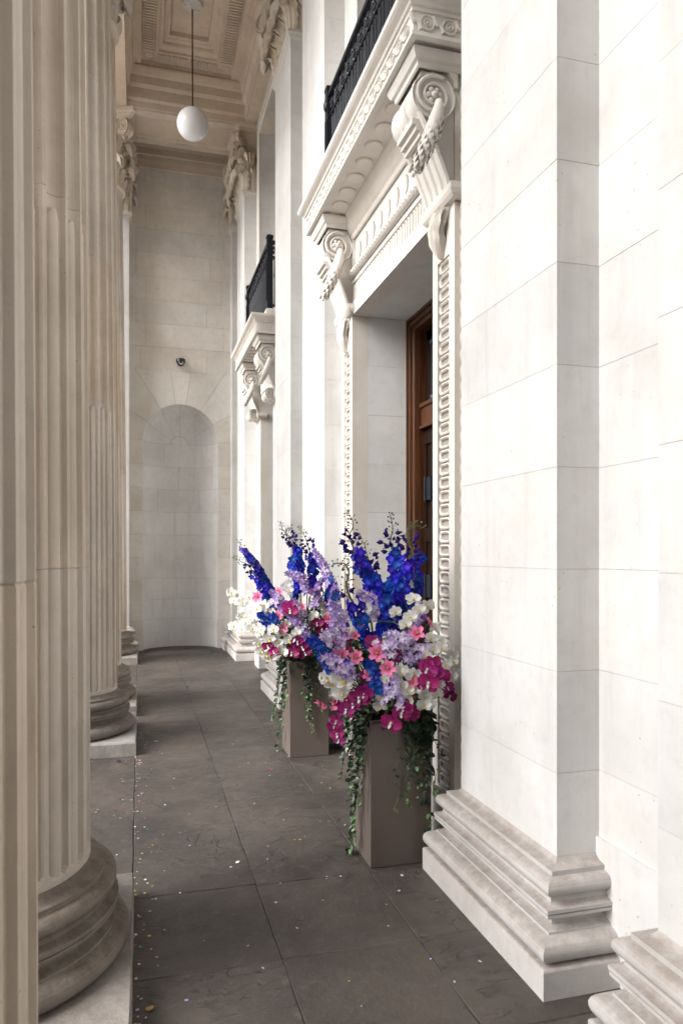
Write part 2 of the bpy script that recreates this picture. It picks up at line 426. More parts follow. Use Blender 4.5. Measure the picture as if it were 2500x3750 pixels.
# ------------------------------------------------------------------ acanthus, scrolls
def acanthus(w, h, proj, mat='cap', n=16, m=24):
    b = MB(); rows = []; b.soft = True
    for j in range(m + 1):
        s = j / m
        if s < .62:
            q = s / .62; x = .012 + proj * .30 * q * q; z = h * .86 * q; nx, nz = 1, 0; cur = 0
        else:
            q = (s - .62) / .38; a = math.radians(180 - q * 235); rc = proj * .42
            cx = proj * .30 + .012 + rc; cz = h * .86
            x = cx + rc * math.cos(a); z = cz + rc * 1.15 * math.sin(a); cur = q
        wd = w * (.62 + .38 * math.sin(min(1, s * 1.25) * PI * .5)) * (1 - .15 * cur ** 2) * (math.sqrt(max(.02, 1 - ((s - .84) / .165) ** 2)) if s > .84 else 1) * (1 + .11 * math.cos(s * 5 * 2 * PI))
        row = []
        for i in range(n + 1):
            t = -1 + 2 * i / n
            rid = .026 * w / .2 * math.cos(t * PI * 3.0) * (.35 + 1.3 * cur)
            rim = -.14 * w * t * t
            if s < .62: row.append((x + rid + rim, t * wd / 2, z - .03 * h * abs(t)))
            else:
                a_ = math.atan2(z - cz, x - cx)
                row.append((x + (rid + rim * .6) * math.cos(a_), t * wd / 2, z + (rid + rim * .6) * math.sin(a_)))
        rows.append(row)
    b.grid(rows, True)
    back = []
    for j, r in enumerate(rows):
        cur = max(0, (j / m - .62) / .38); back.append([(x - .026 * (1 - cur * 1.2), y * .93, z - .028 * cur) for x, y, z in r])
    b.grid([r[::-1] for r in back], True)
    for e in (0, -1): b.grid([[r[e], q[e]] for r, q in zip(rows, back)], False)
    b.grid([rows[-1], back[-1]], False)
    return b
def scroll(R, W, turns=2.2, waist=.10, ridges=True, n=40):
    """snail volute, axis along Y, centred; spiral band relief on both faces"""
    b = MB(); h = W / 2
    prof = [(R * .25, -h + .012), (R * .9, -h + .012), (R * .98, -h), (R, -h + W * .05), (R * .98, -h + W * .10), (R * (1 - waist * .5), -h + W * .13), (R * (1 - waist), -h + W * .25),
            (R * (1 - waist * 1.2), -W * .08), (R * (1 - waist * .5), -W * .06), (R * (1 - waist * .3), 0), (R * (1 - waist * .5), W * .06), (R * (1 - waist * 1.2), W * .08),
            (R * (1 - waist), h - W * .25), (R * (1 - waist * .5), h - W * .13), (R * .98, h - W * .10), (R, h - W * .05), (R * .98, h), (R * .9, h - .012), (R * .25, h - .012)]
    b.lathe(prof, 32, axis='y')
    for sg in (-1, 1):
        rows = []
        N = int(n * turns / 2)
        for i in range(N + 1):
            q = i / N; a = math.radians(60) - q * turns * 2 * PI * sg * -1 * -1
            r = R * (1 - .78 * q ** .8); wd = R * .20 * (1 - .55 * q)
            y0 = sg * (h - .013); y1 = sg * (h + .004)
            rows.append([(rr * math.cos(a), yy, rr * math.sin(a)) for rr, yy in ((r, y0), (r - wd * .1, y1), (r - wd * .45, y1 + sg * .004), (r - wd * .9, y1), (r - wd, y0))])
        b.grid(rows, True)
        b.ell((0, sg * (h - .002), 0), (R * .16, .018, R * .16), 10, 6)
    return b
LEAF_LO = acanthus(.24, .30, .13).mesh('acanthus_leaf', M['cap'])
LEAF_HI = acanthus(.22, .33, .15).mesh('acanthus_leaf', M['cap'])
LEAF_P = acanthus(.185, .30, .14).mesh('acanthus_leaf', M['cap'])
LEAF_Q = acanthus(.175, .33, .16).mesh('acanthus_leaf', M['cap'])
LEAF_SM = acanthus(.13, .30, .09).mesh('acanthus_leaf', M['cap'])
VOL = scroll(.125, .14, 2.3).mesh('volute', M['cap'])
HEL = scroll(.05, .06, 1.8).mesh('helix', M['cap'])
def fleuron():
    b = MB(); b.ell((0, 0, 0), (.02, .03, .03), 8, 5)
    for k in range(6):
        a = 2 * PI * k / 6; b.ell((.004, math.cos(a) * .045, math.sin(a) * .045), (.018, .03, .03), 6, 4)
    return b
FLE = fleuron().mesh('fleuron', M['cap'])
def put(name, me, parent, x, y, z, ang, tilt=0.0, sc=1.0):
    Mx = Matrix.Translation((x, y, z)) @ Matrix.Rotation(ang, 4, 'Z') @ Matrix.Rotation(tilt, 4, 'Y') @ Matrix.Scale(sc, 4)
    return link(name, me, parent, M=Mx)

# ------------------------------------------------------------------ columns
def shaft_r(z):
    q = max(0, (z - .5) / 6.6); return .418 - .066 * q ** 1.6
def drum(z0, z1):
    NF, NS = 24, 14; b = MB(); rows = []
    zs = [z0 + .0, z0 + .004]
    marks = []
    if z0 < .7: marks += [.468, .472, .478, .486, .495, .51, .53]
    if z0 < 2.0 and z1 > 2.0 or z1 < 3.0: marks += [2.755, 2.775, 2.79, 2.803, 2.812, 2.818]
    if z1 > 7: marks += [6.93, 6.95, 6.965, 6.975, 6.985]
    k = 1
    while z0 + k * .45 < z1 - .1: marks.append(z0 + k * .45); k += 1
    zs += sorted(z for z in marks if z0 + .01 < z < z1 - .01) + [z1 - .004, z1]
    for z in zs:
        e = .003 if (z == z0 or z == z1) else 0
        R = shaft_r(z) - e
        # apophyge
        if z < .30: pass
        row = []
        for f in range(NF):
            for i in range(NS):
                t = (i / NS) * 2 - 1           # -1..1 over the period, arris at |t|>.78
                tt = t / .80; d = 0
                if abs(tt) < 1:
                    d = .038 * math.sqrt(1 - tt * tt)
                    if z > 6.9:               # rounded flute tops
                        lim = max(0, 1 - ((z - 6.94) / .045) ** 2) if z > 6.94 else 1
                        d = d if abs(tt) < math.sqrt(lim) else 0
                    if z < .53:
                        lim = max(0, 1 - ((.515 - z) / .045) ** 2) if z < .515 else 1
                        d = d if abs(tt) < math.sqrt(lim) else 0
                    if z < 2.82:
                        wc = .78
                        if z > 2.77: wc = .80 * math.sqrt(max(0, 1 - ((z - 2.77) / .048) ** 2))
                        if wc > .02 and abs(tt) < wc:
                            d = min(d, .032 - .025 * math.sqrt(1 - (tt / wc) ** 2))
                a = 2 * PI * (f + i / NS) / NF
                row.append(((R - d) * math.cos(a), (R - d) * math.sin(a), z))
        rows.append(row)
    b.grid(rows, False, True)
    c = len(rows[0]); b.add(rows[0], [tuple(range(c))[::-1]]); b.add(rows[-1], [tuple(range(c))])
    me = b.mesh('drum', M['column'])
    return me
DR = [drum(a, b) for a, b in ((.445, 1.548), (1.549, 2.868), (2.869, 4.05), (4.051, 5.55), (5.551, 7.03))]
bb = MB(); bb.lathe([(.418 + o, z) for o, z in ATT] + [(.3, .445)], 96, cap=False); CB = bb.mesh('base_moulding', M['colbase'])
def plinth_mesh():
    b = MB(); h = .575; c = .008; r = random.Random(4); ring = []
    n = 10
    for sx, sy, ex, ey in ((-h, -h, h, -h), (h, -h, h, h), (h, h, -h, h), (-h, h, -h, -h)):
        for i in range(n):
            s = i / n; ring.append((sx + (ex - sx) * s + r.uniform(-.003, .003), sy + (ey - sy) * s + r.uniform(-.003, .003)))
    N = len(ring)
    lv = [(1.0, 0), (1.0, .10), (.988, .1115), ]
    vs = []
    for k, z in lv: vs += [(x * k, y * k, z + (r.uniform(-.0015, .001) if z else 0)) for x, y in ring]
    fs = []
    for j in range(2): fs += [(j * N + i, j * N + (i + 1) % N, (j + 1) * N + (i + 1) % N, (j + 1) * N + i) for i in range(N)]
    fs.append(tuple(range(2 * N, 3 * N))); b.add(vs, fs); return b.mesh('plinth', M['plinth'])
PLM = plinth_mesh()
ast = MB(); ast.lathe([(.34, 7.028), (.352, 7.03), (.352, 7.04)] + [(.352 + o, z) for o, z in arc(.01, 7.075, .036, -90, 90, 8, .034)] + [(.362, 7.115), (.355, 7.14), (.3, 7.14)], 64); ASTR = ast.mesh('astragal', M['column'])
def abacus(half, z0, z1, conc=.10, mat='cap'):
    b = MB(); n = 12
    def ring(h, cc, ch=.07):
        pts = []
        for k in range(4):
            a = k * PI / 2
            for i in range(n + 1):
                t = -1 + 2 * i / n
                x = h - cc * (1 - t * t); y = t * (h - ch * .6)
                pts.append((x * math.cos(a) - y * math.sin(a), x * math.sin(a) + y * math.cos(a)))
        return pts
    rows = []
    for h, z in ((half * .80, z0), (half * .84, z0 + .012), (half * .90, z0 + .05), (half * .94, z0 + .058), (half * .94, z0 + .068), (half, z0 + .085), (half, z1)):
        rows.append([(x, y, z) for x, y in ring(h, conc)])
    b.grid(rows, False, True); N = len(rows[0]); b.add(rows[0], [tuple(range(N))]); b.add(rows[-1], [tuple(range(N))])
    return b
bell = MB(); bell.lathe([(.345, 7.14), (.345, 7.55), (.36, 7.75), (.41, 7.90), (.43, 7.94), (.43, 7.965)], 48); BELL = bell.mesh('bell', M['cap'])
ABA = abacus(.56, 7.96, 8.098).mesh('abacus', M['cap'])
COL_LAB = ['blurred fluted stone column nearest the camera at the left edge', 'fluted stone column second from the camera with its broad moulded base showing',
           'fluted stone column in the middle of the row, its square plinth showing in full', 'fluted stone column half hidden behind the middle one', 'fluted stone column furthest away beside the niche wall']
for ci, cy in enumerate(COLY):
    t = thing('column', COL_LAB[ci], 'column', (COLX, cy, 0), 'fluted columns along the open side of the portico')
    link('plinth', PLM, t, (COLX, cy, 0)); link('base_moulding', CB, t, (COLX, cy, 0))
    for d in DR: link('drum', d, t, (COLX, cy, 0))
    link('astragal', ASTR, t, (COLX, cy, 0))
    cap = link('capital', BELL, t, (COLX, cy, 0))
    link('abacus', ABA, cap, (COLX, cy, 0))
    for k in range(8):
        a = 2 * PI * k / 8
        put('acanthus_leaf', LEAF_LO, cap, COLX + .345 * math.cos(a), cy + .345 * math.sin(a), 7.14, a)
        a += PI / 8
        put('acanthus_leaf', LEAF_HI, cap, COLX + .35 * math.cos(a), cy + .35 * math.sin(a), 7.36, a)
    for k in range(4):
        a = PI / 4 + k * PI / 2
        put('volute', VOL, cap, COLX + .56 * math.cos(a), cy + .56 * math.sin(a), 7.845, a)
        put('acanthus_leaf', LEAF_SM, cap, COLX + .40 * math.cos(a), cy + .40 * math.sin(a), 7.50, a, .25)
        a = k * PI / 2
        put('fleuron', FLE, cap, COLX + .47 * math.cos(a), cy + .47 * math.sin(a), 8.02, a)
        for sg in (-1, 1):
            put('helix', HEL, cap, COLX + .43 * math.cos(a) - sg * .055 * math.sin(a), cy + .43 * math.sin(a) + sg * .055 * math.cos(a), 7.88, a + sg * .9)

# ------------------------------------------------------------------ pilasters
def wrap(b, prof, ya, yb, xs=XS, xw=XW, smooth=False):
    b.sweep([(xw, ya), (xs, ya), (xs, yb), (xw, yb)], prof, side=1, smooth=smooth, capends=False)
def pil_capital(parent, ya, yb, z0, xs=XS, xw=XW, lo=LEAF_P):
    b = MB()
    n = [(0, z0), (0, z0 + .5), (.02, z0 + .66), (.07, z0 + .79), (.085, z0 + .83)]
    wrap(b, n, ya, yb, xs, xw); b.add([(xw, ya - .085, z0 + .83), (xs - .085, ya - .085, z0 + .83), (xs - .085, yb + .085, z0 + .83), (xw, yb + .085, z0 + .83)], [(0, 1, 2, 3)])
    cap = b.build('capital', M['cap'], parent)
    a = MB(); z1 = z0 + .83
    prof = [(.03, z1), (.05, z1 + .012), (.085, z1 + .05), (.10, z1 + .058), (.10, z1 + .068), (.13, z1 + .085), (.13, z1 + .138)]
    wrap(a, prof, ya, yb, xs, xw); a.add([(xw, ya - .13, z1 + .138), (xs - .13, ya - .13, z1 + .138), (xs - .13, yb + .13, z1 + .138), (xw, yb + .13, z1 + .138)], [(0, 1, 2, 3)])
    a.add([(xw, ya - .03, z1), (xs - .03, ya - .03, z1), (xs - .03, yb + .03, z1), (xw, yb + .03, z1)], [(0, 1, 2, 3)])
    a.build('abacus', M['cap'], cap)
    W = yb - ya
    def L(me, x, y, z, ang, tilt=0, nm='acanthus_leaf'): put(nm, me, cap, x, y, z0 + z, ang, tilt)
    if W > .5:
        for k in range(4): L(lo, xs, ya + W * (k + .5) / 4, 0, PI)
        for k in range(3): L(LEAF_Q, xs, ya + W * (k + 1) / 4, .22, PI)
        L(LEAF_HI, xs, ya + .02, .22, PI + PI / 4); L(LEAF_HI, xs, yb - .02, .22, PI - PI / 4)
        for sg in (-1, 1): L(HEL, xs - .08, (ya + yb) / 2 + sg * .06, .74, PI + sg * .8, 0, 'helix')
        L(FLE, xs - .10, (ya + yb) / 2, .88, PI, 0, 'fleuron')
    else:
        L(LEAF_SM, xs, (ya + yb) / 2, 0, PI); L(LEAF_SM, xs, (ya + yb) / 2, .22, PI)
    for yy, an, sg in ((ya, -PI / 2, -1), (yb, PI / 2, 1)):
        if xw - xs > .12:
            L(LEAF_SM, xs + .135, yy, 0, an); L(LEAF_SM, xs + .15, yy, .25, an)
            L(LEAF_Q, xs + .055, yy, .14, an); L(LEAF_P, xs + .005, yy + sg * -.005, 0, PI - sg * PI / 4)
            L(VOL, xs - .09, yy + sg * .09, .71, PI - sg * PI / 4, 0, 'volute')
            L(LEAF_SM, xs - .02, yy + sg * .02, .40, PI - sg * PI / 4, .3)
    return cap
def pilaster(label, ya, yb, courses=True, xs=XS, xw=XW, cap=True, k=1.0, zneck=ZNECK, plinthw=.147):
    t = thing('pilaster', label, 'pilaster', ((xs + xw) / 2, (ya + yb) / 2, 0), 'pilasters along the wall')
    p = MB(); pw = plinthw * k
    # plinth with slightly worn edges
    wrap(p, [(pw, 0), (pw, .100), (pw - .002, .106), (pw - .008, .1105), (0.0, .1115)], ya, yb, xs, xw); p.build('plinth', M['base'], t)
    b = MB(); wrap(b, [(o * k, z) for o, z in ATT], ya, yb, xs, xw, True); o = b.build('base_moulding', M['base'], t)
    z = .512
    core = MB(); core.box(xs + .0016, xw, ya + .0016, yb - .0016, .445, zneck); core.build('core', M['joint'], t)
    r = random.Random(int(ya * 100))
    zs = [.445] + [q for q in ZC if .55 < q < zneck - .2] + [zneck - .10]
    for a, c in zip(zs, zs[1:]):
        e = r.uniform(0, .0008); q = MB(); q.box(xs - e, xw, ya - e, yb + e, a + (G if a > .52 else 0), c - G if c < zneck - .11 else c); q.build('stone_block', M['wall'], t)
    n = MB(); z0 = zneck - .10
    wrap(n, [(0, z0), (.004, z0 + .0), (.012, z0 + .02), (.022, z0 + .03), (.022, z0 + .045)] + arc(.022, z0 + .068, .02, -90, 90, 5, .022) + [(.03, z0 + .092), (.03, zneck), (0, zneck)], ya, yb, xs, xw); n.build('necking', M['trim'], t)
    if cap: pil_capital(t, ya, yb, zneck, xs, xw)
    return t
PIL_LAB = ['pilaster cut by the right edge, only its moulded base and pale face showing', 'broad pale pilaster right of the front planter with its moulded base in full view',
           'pilaster just beyond the carved doorway, rising behind the flowers', 'pilaster standing between the two balconies, leaf capital at the top of the picture', 'furthest large pilaster beside the niche with a full leaf capital']
for l, (a, b) in zip(PIL_LAB, PIL): pilaster(l, a, b)
# responds on the end wall (face the camera): built with swapped axes
def respond(label, xa, xb, mirror):
    t = thing('respond_pilaster', label, 'pilaster', ((xa + xb) / 2, 12.3, 0), 'narrow corner pilasters on the end wall')
    y0 = 12.20; path = [(xa, YEND), (xa, y0), (xb, y0)] if not mirror else [(xa, y0), (xb, y0), (xb, YEND)]
    def sw(name, prof, m, sm=False):
        b = MB(); b.sweep(path, prof, side=-1, smooth=sm, capends=False); return b.build(name, m, t)
    sw('plinth', [(.147, 0), (.147, .106), (.14, .1105), (0, .1115)], M['base'])
    sw('base_moulding', ATT, M['base'], True)
    zs = [.445] + [q for q in ZC if .55 < q < ZNECK - .2] + [ZNECK - .10]
    for a, c in zip(zs, zs[1:]):
        q = MB(); q.box(xa, xb, y0, YEND, a + G, c - G); q.build('stone_block', M['wall'], t)
    z0 = ZNECK - .10
    sw('necking', [(0, z0), (.012, z0 + .02), (.022, z0 + .03), (.022, z0 + .045), (.045, z0 + .06), (.045, z0 + .1), (0, z0 + .1)], M['trim'])
    c = MB(); c.box(xa, xb, y0, YEND, ZNECK, ZBEAM - .14); cap = c.build('capital', M['cap'], t)
    sw_prof = [(.03, 7.95), (.05, 7.97), (.085, 8.01), (.10, 8.03), (.13, 8.05), (.13, 8.10), (0, 8.10)]
    b = MB(); b.sweep(path, sw_prof, side=-1, capends=False); b.build('abacus', M['cap'], cap)
    xi = xa if not mirror else xb; an = PI if not mirror else 0; sg = -1 if not mirror else 1
    for yy, z, me in ((12.27, 0, LEAF_SM), (12.38, 0, LEAF_SM), (12.32, .24, LEAF_SM)): put('acanthus_leaf', me, cap, xi, yy, ZNECK + z, an)
    xx = xa
    while xx < xb + .01:
        put('acanthus_leaf', LEAF_SM, cap, xx, y0, ZNECK + .0, -PI / 2); put('acanthus_leaf', LEAF_SM, cap, min(xb, xx + .05), y0, ZNECK + .24, -PI / 2); xx += .12
    put('volute', VOL, cap, xi + sg * .05, y0 - .05, ZNECK + .70, an + (PI / 4 if not mirror else -PI / 4), 0, .8)
respond('narrow corner pilaster right of the niche', 1.50, XW, False)
respond('narrow corner pilaster left of the niche behind the furthest column', -.42, -.16, True)
# ------------------------------------------------------------------ long wall behind the pilasters
wall = thing('long_wall', 'long pale ashlar wall on the right with doorways and recessed upper windows', 'wall', (2.2, 4.7, 0))
def blocks_x(parent, ya, yb, za, zb, x=XW, depth=.2, lens=None, seed=1, mat='wall', back=True):
    """ashlar facing -X"""
    r = random.Random(seed); zs = [za] + [q for q in ZC if za + .06 < q < zb - .06] + [zb]
    if back:
        k = MB(); k.box(x + .0018, x + depth, ya, yb, za, zb); k.build('backing', M['joint'], parent)
    for i, (a, c) in enumerate(zip(zs, zs[1:])):
        if yb - ya < 1.0: ys = [ya, yb]
        else:
            ys = [ya]; ys.append(ya + r.uniform(.35, .9))
            while ys[-1] < yb - .5: ys.append(ys[-1] + r.uniform(.7, 1.1))
            ys[-1] = yb
        for p, q in zip(ys, ys[1:]):
            e = r.uniform(0, .0008); b = MB(); b.box(x - e, x + depth - .01, p + (G if p > ya else 0), q - (G if q < yb else 0), a + G, c - G); b.build('stone_block', mat if not isinstance(mat, str) else M[mat], parent)
def blocks_y(parent, xa, xb, za, zb, y, face=-1, depth=.2, seed=1, mat='wall', zs=None):
    zs = zs or [za] + [q for q in ZC if za + .06 < q < zb - .06] + [zb]; r = random.Random(seed)
    for a, c in zip(zs, zs[1:]):
        b = MB(); e = r.uniform(0, .0008)
        y0, y1 = (y - e, y + depth) if face < 0 else (y - depth, y + e)
        b.box(xa, xb, y0, y1, a + G, c - G); b.build('stone_block', M[mat], parent)
    b = MB(); y0, y1 = (y + .0018, y + depth) if face < 0 else (y - depth, y - .0018)
    b.box(xa + .001, xb, y0, y1, za, zb); b.build('backing', M['joint'], parent)
TOP = 8.62
D1 = dict(yc=4.70, half=.82, jw=.30, zl=3.50, y0=3.46, y1=5.90)
D2 = dict(yc=9.55, half=.50, jw=.34, zl=3.82, y0=8.60, y1=10.52)
# plain runs
blocks_x(wall, -5.5, .98, 0, TOP, seed=2); blocks_x(wall, 1.88, 2.44, 0, TOP, seed=3); blocks_x(wall, 6.92, 7.49, 0, TOP, seed=4); blocks_x(wall, 11.80, 12.44, 0, TOP, seed=5)
lw = MB(); lw.box(1.705, 1.72, -5.5, .98, 0, .50); lw.box(1.705, 1.72, 1.88, 2.44, 0, .505); lw.box(1.705, 1.72, 6.92, 7.49, 0, .505); lw.build('base_course', M['wall'], wall)
bk = MB(); bk.box(2.75, 3.0, -5.5, 12.9, 0, 9.4); bk.build('inner_wall', M['joint'], wall)
ft = MB(); ft.box(XW, 2.75, -5.5, 12.9, 8.62, 9.4)
for a, b in [(-5.5, 1.88), (6.92, 7.49)]: ft.box(1.93, 2.75, a, b, 0, 8.62)
ft.box(1.925, 2.75, 1.88, 3.29, 0, 8.62); ft.box(1.925, 2.75, 5.95, 6.92, 0, 8.62); ft.box(1.925, 2.75, 7.49, 8.75, 0, 8.62); ft.box(1.925, 2.75, 10.34, 12.9, 0, 8.62)
ft.build('inner_wall', M['joint'], wall)
def bay(D, pa, pb, seed):
    """wall either side of a doorcase and round the recessed upper window"""
    yi0, yi1 = D['yc'] - D['half'], D['yc'] + D['half']; o0, o1 = yi0 - D['jw'], yi1 + D['jw']
    blocks_x(wall, pa, o0, 0, 4.30, seed=seed); blocks_x(wall, o1, pb, 0, 4.30, seed=seed + 1)
    blocks_x(wall, o0, o1, D['zl'] + .05, 4.30, x=1.76, seed=seed + 7)
    a0, a1 = pa + .50, pb - .48            # window opening
    f0, f1 = a0 - .34, a1 + .34            # architrave outer
    blocks_x(wall, pa, f0, 4.30, TOP, seed=seed + 2); blocks_x(wall, f1, pb, 4.30, TOP, seed=seed + 3)
    blocks_x(wall, f0, f1, 8.10, TOP, seed=seed + 4)
    sill = MB(); sill.box(1.70, 2.25, f0, f1, 4.30, 4.60); sill.build('sill', M['trim'], wall)
    ar = MB()
    prof = [(0, .0), (0, -.035), (.02, -.05), (.09, -.05), (.10, -.035), (.19, -.035), (.20, -.02), (.31, -.02), (.34, 0), (.34, .02)]
    ar.sweep([(a0, 4.60), (a0, 7.75), (a1, 7.75), (a1, 4.60)], [(o, h) for o, h in prof], fn=lambda a, b, h: (XW + h, a, b), side=1, capends=False)
    ar.build('window_architrave', M['trim'], wall)
    hd = MB(); hd.box(XW, 2.3, a0, a1, 7.75, 8.1); hd.build('window_head', M['ceiling'], wall)
    blocks_y(wall, XW + .001, 2.3, 4.60, 7.75, a1, -1, .3, seed + 5); blocks_y(wall, XW + .001, 2.3, 4.60, 7.75, a0, 1, .3, seed + 6)
    wn = MB(); wn.box(2.22, 2.24, a0, a1, 4.6, 7.75); wn.build('window_glass', M['glass'], wall)
    wf = MB()
    for yy in (a0 + .03, (a0 + a1) / 2, a1 - .03): wf.box(2.17, 2.23, yy - .03, yy + .03, 4.6, 7.75)
    for zz in (4.63, 5.4, 6.2, 7.0, 7.72): wf.box(2.175, 2.225, a0, a1, zz - .02, zz + .02)
    wf.build('window_frame', M['wood2'], wall)
bay(D1, 3.29, 6.05, 20); bay(D2, 8.38, 10.98, 40)

# ------------------------------------------------------------------ doorcases
def recalc(b, name, mat): 
    import bmesh
    me = b.mesh(name, mat); bm = bmesh.new(); bm.from_mesh(me); bmesh.ops.recalc_face_normals(bm, faces=bm.faces); bm.to_mesh(me); bm.free(); return me
def rr_poly(hw, hh, r, n=4):
    pts = []
    for cx, cz, a0 in ((hw - r, hh - r, 0), (-hw + r, hh - r, 90), (-hw + r, -hh + r, 180), (hw - r, -hh + r, 270)):
        for i in range(n + 1):
            a = math.radians(a0 + 90 * i / n); pts.append((cx + r * math.cos(a), cz + r * math.sin(a)))
    return pts
def ring_relief(hw, hh, r, wd, th, dish=True):
    """rounded link standing proud of x=0 toward -X, local frame (y,z)"""
    b = MB(); o = rr_poly(hw, hh, r); i_ = rr_poly(hw - wd, hh - wd, max(r - wd, .003)); m_ = rr_poly(hw - wd * .5, hh - wd * .5, max(r - wd * .5, .004))
    b.grid([[(0, y, z) for y, z in o], [(-th * .8, y * .985, z * .985) for y, z in o], [(-th, y, z) for y, z in m_], [(-th * .6, y, z) for y, z in i_], [(0, y * .97, z * .97) for y, z in i_]], False, True)
    return b
LINK = recalc(ring_relief(.056, .033, .026, .015, .018), 'carved_link', M['trim'])
def leaf_scale(w, h, t):
    b = MB(); rows = []
    for j in range(6):
        s = j / 5; ww = w * math.sin(PI * (.18 + .72 * s)) ; rows.append([(-t * (.3 + .7 * math.sin(PI * min(1, s * .9))) * (1 - .6 * abs(u)) + (.006 if abs(u) == 1 else 0), u * ww / 2, -h * s) for u in (-1, -.5, 0, .5, 1)])
    b.grid(rows, True); return b
SCALE = recalc(leaf_scale(.055, .12, .035), 'carved_leaf', M['trim'])
def scallop():
    b = MB(); rows = []
    for j in range(11):
        s = j / 10; hw = .095 * (1 - s ** 2.2) * (.9 + .1 * math.cos(s * 20)) + .006
        rows.append([(-.012 - .055 * math.sin(PI * (.25 + .7 * s)) * (1 - .5 * t * t) - .012 * math.cos(t * 14 + s * 3), t * hw + .02 * math.sin(s * 3), -.25 * s) for t in [-1 + i / 8 for i in range(17)]])
    b.grid(rows, True); b.grid([[(x + .03 if abs(i - 8) > 6 else x + .006, y, z) for i, (x, y, z) in enumerate(r)] for r in rows], True)
    return b
SHELL = recalc(scallop(), 'shell_drop', M['trim'])
def garland(L=.46):
    b = MB(); pts = []; rad = []
    for i in range(15):
        s = i / 14; pts.append((-.01 - .15 * s ** 1.3, -.028 - .035 * math.sin(s * PI), -.03 - .41 * s)); rad.append(.012 + .032 * math.sin(PI * min(1, .08 + s * .86)) ** .8)
    b.tube(pts, rad, 10)
    r = random.Random(9)
    for k in range(12):
        s = .12 + k * .07; i = min(13, int(s * 14)); p = Vector(pts[i]).lerp(Vector(pts[i + 1]), s * 14 - i) if s < 1 else Vector(pts[-1]); R = rad[min(14, i)]
        for m in range(7):
            a = 2 * PI * (m + .5 * (k % 2)) / 7
            n = Vector((math.cos(a), math.sin(a), 0)); base = p + n * R * .85
            t = Vector((-n.y, n.x, 0)); d = Vector((-.25, 0, -1)).normalized()
            w, h = .024, .060
            vs = [base - t * w * .35, base + t * w * .35, base + d * h * .5 + n * .013 + t * w * .6, base + d * h + n * .012, base + d * h * .5 + n * .013 - t * w * .6, base + d * h * .55 + n * .017]
            b.add(vs, [(0, 1, 5), (1, 2, 5), (2, 3, 5), (3, 4, 5), (4, 0, 5)], True)
    for k in range(9):
        a = r.uniform(0, 6.28); e = Vector(pts[-1]) + Vector((math.cos(a) * .03, math.sin(a) * .03, r.uniform(-.02, .02))); b.ell(e, (.012, .012, .012), 6, 4)
    for k, s in enumerate((0.02, .05, .08)): b.ell(Vector(pts[0]) + Vector((-.004, 0, -.42 * s)), (.024 - .002 * k, .02, .011), 8, 4)
    return b
GARL = recalc(garland(), 'leaf_garland', M['trim'])
def rosette():
    b = MB(); b.ell((0, 0, 0), (.020, .022, .020), 10, 6)
    for k in range(6):
        a = 2 * PI * k / 6; b.ell((math.cos(a) * .032, .006, math.sin(a) * .032), (.017, .012, .017), 8, 5)
    return b
ROSE = recalc(rosette(), 'rosette', M['trim'])
CW = .33
def console(parent, yc, zt, second=False):
    """scrolled bracket; zt = top of it"""
    c0, c1 = yc - CW / 2, yc + CW / 2
    b = MB(); xf = 1.63
    # body profile in XZ (x, z) with S-curve tail
    poly = [(xf, zt), (1.44, zt), (1.415, zt - .06), (1.42, zt - .20), (1.47, zt - .30), (1.515, zt - .37), (1.548, zt - .45), (1.585, zt - .54), (1.602, zt - .60), (xf, zt - .60)]
    b.prism([(x, z) for x, z in poly], c0 + .022, c1 - .022, lambda a, c, h: (a, h, c), False)
    body = b.build('bracket', M['trim'], parent)
    fl_ = MB()
    tail = poly[3:9]
    for k in range(5):        # raised fillets between the flutes of the tail
        yy = c0 + .02 + k * (CW - .04) / 4
        for (xa, za), (xb, zb) in zip(tail, tail[1:]):
            fl_.add([(xa - .014, yy - .012, za), (xa - .014, yy + .012, za), (xb - .014, yy + .012, zb), (xb - .014, yy - .012, zb), (xa, yy - .02, za), (xa, yy + .02, za), (xb, yy + .02, zb), (xb, yy - .02, zb)],
                    [(0, 1, 2, 3), (0, 3, 7, 4), (1, 5, 6, 2)])
    fl_.build('fillet', M['trim'], body)
    Mx = Matrix.Translation((1.505, yc, zt - .135))
    link('volute', VBIG, body, M=Mx)
    for sg in (-1, 1):
        link('rosette', ROSE, body, M=Matrix.Translation((1.505, yc + sg * (CW / 2 + .006), zt - .135)))
    link('leaf_garland', GARL, body, M=Matrix.Translation((1.53, c0 - .008, zt - .155)) @ Matrix.Scale(.78 if second else .93, 4))
    st = MB()
    for k in range(3): st.box(1.40 + .022 * k, 1.47, c0 + .05, c1 - .05, zt - .27 - .03 * k, zt - .24 - .03 * k)
    st.build('stepped_tongue', M['trim'], body)
    cap = MB(); cap.sweep([(XW, c0), (xf, c0), (xf, c1), (XW, c1)], [(0, zt - .67), (.028, zt - .667), (.042, zt - .65), (.05, zt - .63), (.05, zt - .597), (0, zt - .597)], side=1, capends=False); cap.build('bracket_foot', M['trim'], body)
    im = MB(); im.sweep([(XW, c0), (1.42, c0), (1.42, c1), (XW, c1)], [(0, zt), (.012, zt + .004), (.014, zt + .03), (.03, zt + .036), (.045, zt + .065), (.048, zt + .082), (0, zt + .082)], side=1, capends=False); im.build('impost', M['trim'], body)
    if second:
        link('lower_scroll', VSML, body, M=Matrix.Translation((1.545, yc, zt - .60)))
    else:
        link('shell_drop', SHELL, body, M=Matrix.Translation((xf, yc, zt - .675)))
    return body
VBIG = recalc(scroll(.125, CW, 2.3, .12), 'volute', M['trim'])
VSML = recalc(scroll(.07, CW * .9, 2.0, .12), 'lower_scroll', M['trim'])
